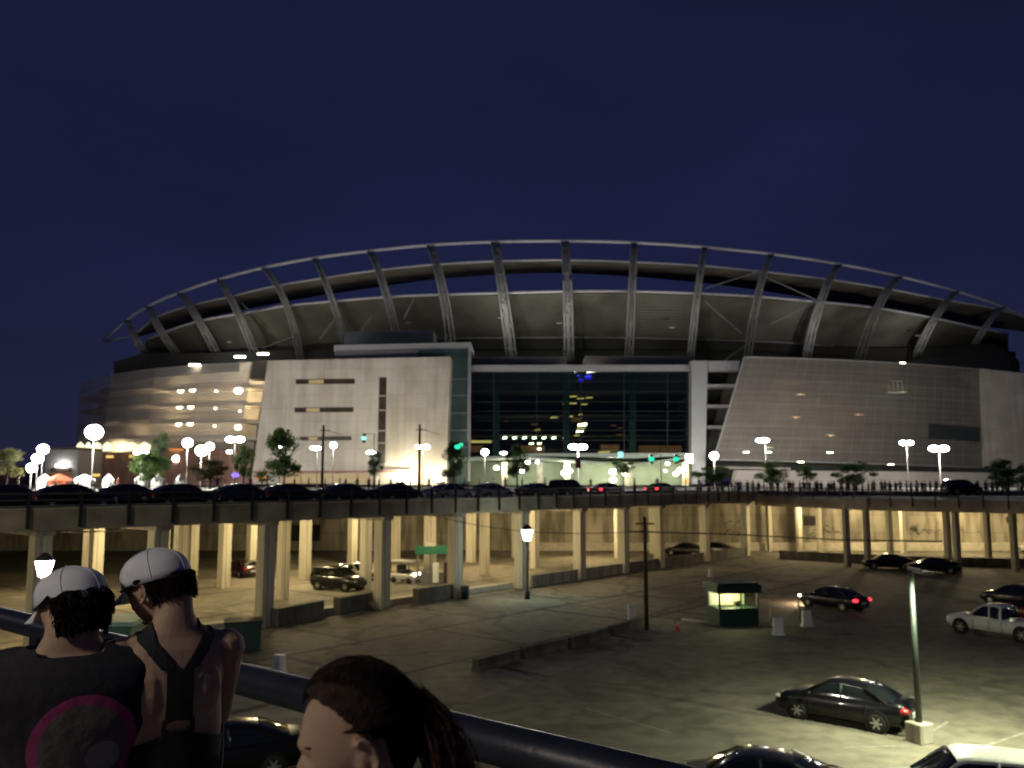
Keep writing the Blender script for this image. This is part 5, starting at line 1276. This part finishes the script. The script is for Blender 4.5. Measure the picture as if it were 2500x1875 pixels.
# keep her feet on the floor: shorten the legs below the hip
def squash(v):
    z = v[2]
    if z < .9: z = lerp(-off3, .9, z/.9)
    return (v[0],v[1],z)
mb.v = [squash(v) for v in mb.v]
me3 = remesh(mb, .0045, 'body'); b3 = from_mesh('body', me3, root3)
shell(me3, lambda c: .84 < c.z < 1.42 and c.x < .25, .006, 'top', mat('charcoal_top', (.02,.02,.024), .8), root3, 3)
shell(me3, lambda c: .45 < c.z < .86, .01, 'shorts', SHORTS, root3, 3); shell(me3, lambda c: c.z < .09-off3, .006, 'shoes', SHOE, root3, 1)
def h3p(c):
    p = inv(T3, c)
    if p.length > .17: return False
    # hairline: runs from the forehead back over the ear to the nape
    lim = lerp(.058, -.010, min(1,max(0,(.092-p.z)/.088))) if p.z > 0 else -.030
    lim -= .022*min(1,abs(p.y)/.06)
    if abs(p.y) > .050:
        if p.z < .014: lim = -.040
        elif p.z < .045: lim = lerp(-.030, .022, (p.z-.014)/.031)
    return p.x < lim and p.z > -.072 and not (p.z < -.045 and p.x > -.035)
hr = shell(me3, h3p, .016, 'hair', HBRN, root3, 4, lambda c, o: o*(.45 if inv(T3,c).z < .03 and inv(T3,c).x > -.075 else 1)*(1+.10*noise.noise(Vector((c.x*30,c.y*90,c.z*30)))))
# strands over the skull and the ponytail
rnd = random.Random(11); mb = MB()
tie = Vector((-.108,0,.030))
for i in range(1100):
    a = rnd.uniform(-2.7,2.7); lo = rnd.uniform(0,1)
    # start on the hairline, run over the skull to the tie
    th = rnd.uniform(-1,1); st_ = Vector((lerp(.074,-.05,abs(th)**1.1), .072*th, lerp(.098,.030,abs(th)**2.0)+rnd.uniform(-.012,.02)))
    pts = []
    for k in range(9):
        t = k/8; q = st_.lerp(tie, t); d = Vector((q.x/.110, q.y/.088, q.z/.132)); l = d.length
        fl = .965+(.085+.012*math.sin(i*1.7))*min(1,t*5)
        if (l < fl or k == 0) and t < .93: q = Vector((d.x*.110, d.y*.088, d.z*.132))*(fl/max(l,.2))
        q += Vector((rnd.gauss(0,.0008),rnd.gauss(0,.0008),rnd.gauss(0,.0008))); pts.append(T3 @ q)
    mb.tube(pts, [.0014]*8+[.0008], 4)
mb.build('hair_strand', HBRN, hr, world=False)
mb = MB()
for i in range(1700):
    r0 = rnd.gauss(0,.012); az = rnd.uniform(0,6.28); base = tie+Vector((rnd.gauss(0,.006),rnd.gauss(0,.010),rnd.gauss(0,.010)))
    sp = Vector((rnd.gauss(0,.015),rnd.gauss(0,.022),0)); fr = rnd.uniform(14,40); pha = rnd.uniform(0,6.28); ln = rnd.uniform(.18,.30); am = rnd.uniform(.001,.004); pts = []
    for k in range(15):
        t = k/14
        q = base+Vector((-.014*math.sin(min(1,t*1.6)*1.57),0,-ln*t**1.35+.015*math.sin(t*3.1)))+sp*min(1,t*1.8)
        q += Vector((am*math.sin(fr*t+pha), am*math.cos(fr*t+pha*1.7), 0))*min(1,t*3); pts.append(T3 @ q)
    mb.tube(pts, [.0008]*13+[.0006,.0003], 3)
mb.build('ponytail', HCURL, root3, world=False)
mb = MB(); mb.lathe([(.016,-.008),(.022,0),(.016,.008)], (0,0,0), 14, 'x'); mb.v = [tuple(T3 @ (Vector(v)+tie)) for v in mb.v]; mb.build('hair_tie', CLOTHB, root3, world=False)
# eyes for all three
for T, rt, hs in ((T1,root1,.98),(T2,root2,.95),(T3,root3,1.)):
    for s in (-1,1):
        mb = MB(); mb.ball(T @ (Vector((.067,s*.031,.008))*hs), .0115*hs, 14); mb.build('eye', mat('eye_white',(.6,.58,.55),.2) if rt is root1 and s < 0 else bpy.data.materials['eye_white'], rt, world=False)
        mb = MB(); mb.tube([T @ (Vector((.0855-.012*(abs(k-2)/2),s*(.031+(k-2)*.009),.030))*hs) for k in range(5)], .0022, 6); mb.build('eyebrow', HDARK, rt, world=False)

# ---------------------------------------------------------------- walkway and rail in the foreground
wk = structure(MB().add([(-9,-3,FZ-.3),(6,-3,FZ-.3),(6,2.2,FZ-.3),(-.4,3.25,FZ-.3),(-4.6,6.85,FZ-.3),(-9,10,FZ-.3),(-9,-3,FZ),(6,-3,FZ),(6,2.2,FZ),(-.4,3.25,FZ),(-4.6,6.85,FZ),(-9,10,FZ)],
   [(5,4,3,2,1,0),(6,7,8,9,10,11)]+[(i,(i+1)%6,(i+1)%6+6,i+6) for i in range(6)]).build('walkway', MT['conc']))
A, B = P(0,1508,5.6), P(1200,1812,2.86); dr = (B-A)
Ra, Rb = A-dr*.35, B+dr*.35
rr = empty('handrail', A.lerp(B,.5)*1.0, label='thick navy blue pipe handrail along the walkway edge', cat='handrail'); rr.location.z = FZ
mb = MB(); mb.tube([Ra, A, A.lerp(B,.5), B, Rb], .066, 20); mb.build('top_rail', MT['rail_blue'], rr)
mb = MB(); dz = Vector((0,0,-.30)); mb.tube([Ra+dz*2.0, Rb+dz*2.0], .02, 12); mb.tube([Ra+dz*2.8, Rb+dz*2.8], .028, 12); mb.build('lower_rail', MT['rail_blue'], rr)
for t in (-.22,.155,.60,1.2):
    q = A+dr*t; mb = MB(); mb.box((q.x,q.y,(q.z+FZ)/2),(.10,.10,q.z-FZ),math.atan2(dr.y,dr.x)); bevel(mb.build('post', MT['rail_blue'], rr), .01)
# unseen lamp post added behind the viewer to light the runners
q = Vector((-4.7,-.7,FZ)); r = empty('added_walkway_lamp', q, label='added lamp post on the walkway behind the viewer', cat='street lamp')
mb = MB(); mb.lathe([(.12,0),(.12,.2),(.06,.3),(.05,4.6)], q, 10); mb.build('pole', MT['pole'], r)
mb = MB(); mb.ball(q+Vector((0,0,4.75)), .22, 14); mb.build('globe', MT['lamp_cream'], r)
light(q+Vector((.1,.1,4.35)), 180, (1,.91,.78), .25, r)
# ---------------------------------------------------------------- crowd
SH = [(.35,.04,.03),(.02,.02,.03),(.05,.08,.3),(.65,.65,.62),(.5,.5,.48),(.65,.2,.05),(.06,.06,.07),(.2,.2,.22),(.1,.05,.2),(.45,.75,.06),(.35,.3,.25),(.05,.2,.18)]
SHN = ['red','black','blue','white','light grey','orange','charcoal','grey','purple','lime green','tan','teal']
SHM = [mat(n.replace(' ','_')+'_shirt', c, .8) for n, c in zip(SHN, SH)]
PTM = [mat('dark_trousers',(.02,.02,.03),.85), mat('khaki_trousers',(.2,.16,.1),.85), mat('jeans',(.04,.06,.11),.85)]
def small_person(seed):
    rnd_ = random.Random(seed); st_ = rnd_.uniform(.05,.22)
    arms = [((rnd_.uniform(-.1,.1),-.25,1.14),(rnd_.uniform(0,.25),-.24,.92)),((rnd_.uniform(-.1,.1),.25,1.14),(rnd_.uniform(0,.25),.24,.92))]
    legs = [((st_*.6,-.1,.48),(st_,-.1,.09)),((-st_*.2,.1,.48),(-st_*1.1,.11,.09))]
    mb, T = body_mesh(arms, rnd_.uniform(-.5,.5), 0, 1, 1, 1.0, True, legs=legs)
    me = remesh(mb, .03, 'person', 1)
    me.materials.append(SHM[0]); me.materials.append(PTM[0]); me.materials.append(HDARK)
    for p in me.polygons:
        c = p.center; m = 0
        if c.z < .1: m = 3
        elif c.z < .95 and abs(c.y) < .215: m = 2
        elif c.z < 1.47 and not (abs(c.y) > .19 and c.z < 1.18): m = 1
        elif c.z > 1.60 and (c.x < .02 or c.z > 1.70): m = 3
        p.material_index = m
    return me
PM = [small_person(s) for s in range(5)]
def pedestrian(loc, rz, si, pi, label, group, k, sc=1.):
    o = from_mesh('person', PM[k % 5], None, loc, rz); o.scale = (sc,sc,sc)
    for i, m in enumerate((SKIN, SHM[si], PTM[pi], HDARK)): o.material_slots[i].link = 'OBJECT'; o.material_slots[i].material = m
    return tag(o, label, 'person', group)
rnd = random.Random(4); k = 0
PG = 'pedestrians on the plaza behind the traffic'
refs = [(60,'at the far left tree'),(150,'by the orange tent'),(205,'in front of the wide white tent'),(240,'left of the bright green tree'),(300,'below the lit arched bays'),(345,'under the bright green tree'),(410,'right of the bright green tree'),(470,'below the globe lamp at the screen'),(540,'beside the violet sign'),(620,'at the left foot of the block'),(660,'below the leafy tree'),(726,'before the lit shop windows'),(760,'beside the left wooden pole'),(800,'right of the left wooden pole'),(835,'below the round globe lamp'),(849,'at the edge of the crowd by the wide window'),(877,'in the crowd left of the floodlight'),(905,'left of the floodlit wall'),(930,'below the small round tree'),(958,'silhouetted against the floodlight'),(985,'right before the floodlight'),(1005,'right of the floodlight glow'),(1050,'beside the right wooden pole'),(1085,'at the foot of the glass tower'),(1100,'below the corner tree'),(1135,'left of the entrance'),(1172,'below the hall globe lamp'),(1205,'behind the silver car'),(1235,'at the left entrance column'),(1275,'below the hall tree'),(1330,'walking to the entrance doors'),(1440,'right of the banner'),(1545,'near the right entrance column'),(1600,'below the green signals'),(1700,'at the grey pillar')]
cols = [1,5,7,3,0,6,2,4,8,0,6,0,8,10,7,2,9,0,2,10,6,1,7,0,5,2,5,3,3,1,10,6,3,4,7]
for i, (x, where) in enumerate(refs):
    Y = rnd.uniform(110.5,122); X = (x-1250)/F/CP*Y
    pedestrian((X,Y,PP), rnd.uniform(0,6.28), cols[i % len(cols)], rnd.randrange(3), 'pedestrian in a %s shirt %s' % (SHN[cols[i % len(cols)]], where), PG, i, rnd.uniform(.95,1.05))
# dense crowd of silhouettes along the right railing
RG = 'pedestrians along the right railing'
for i in range(78):
    x = 1700+i*10.6+rnd.uniform(-6,6)
    Y = rnd.uniform(101,106); X = (x-1250)/F/CP*Y
    if i in (8,22,36,49,64,73):
        c_ = {8:(3,'white','left of the first plinth tree'),22:(0,'red','right of the small sparse plinth tree'),36:(5,'orange','before the dark plinth tree'),49:(3,'white','below the middle twin lamp'),64:(5,'orange','at the start of the end wall'),73:(4,'light grey','left of the dense right hand tree')}[i]
        pedestrian((X,Y,PZ), rnd.uniform(0,6.28), c_[0], 0, 'pedestrian in a %s shirt %s' % (c_[1], c_[2]), RG, i)
    else:
        pedestrian((X,Y,PZ), rnd.uniform(0,6.28), rnd.choice((1,6,6,7)), 0, 'dark clothed pedestrian in the crowd behind the right railing', RG, i, rnd.uniform(.94,1.05))
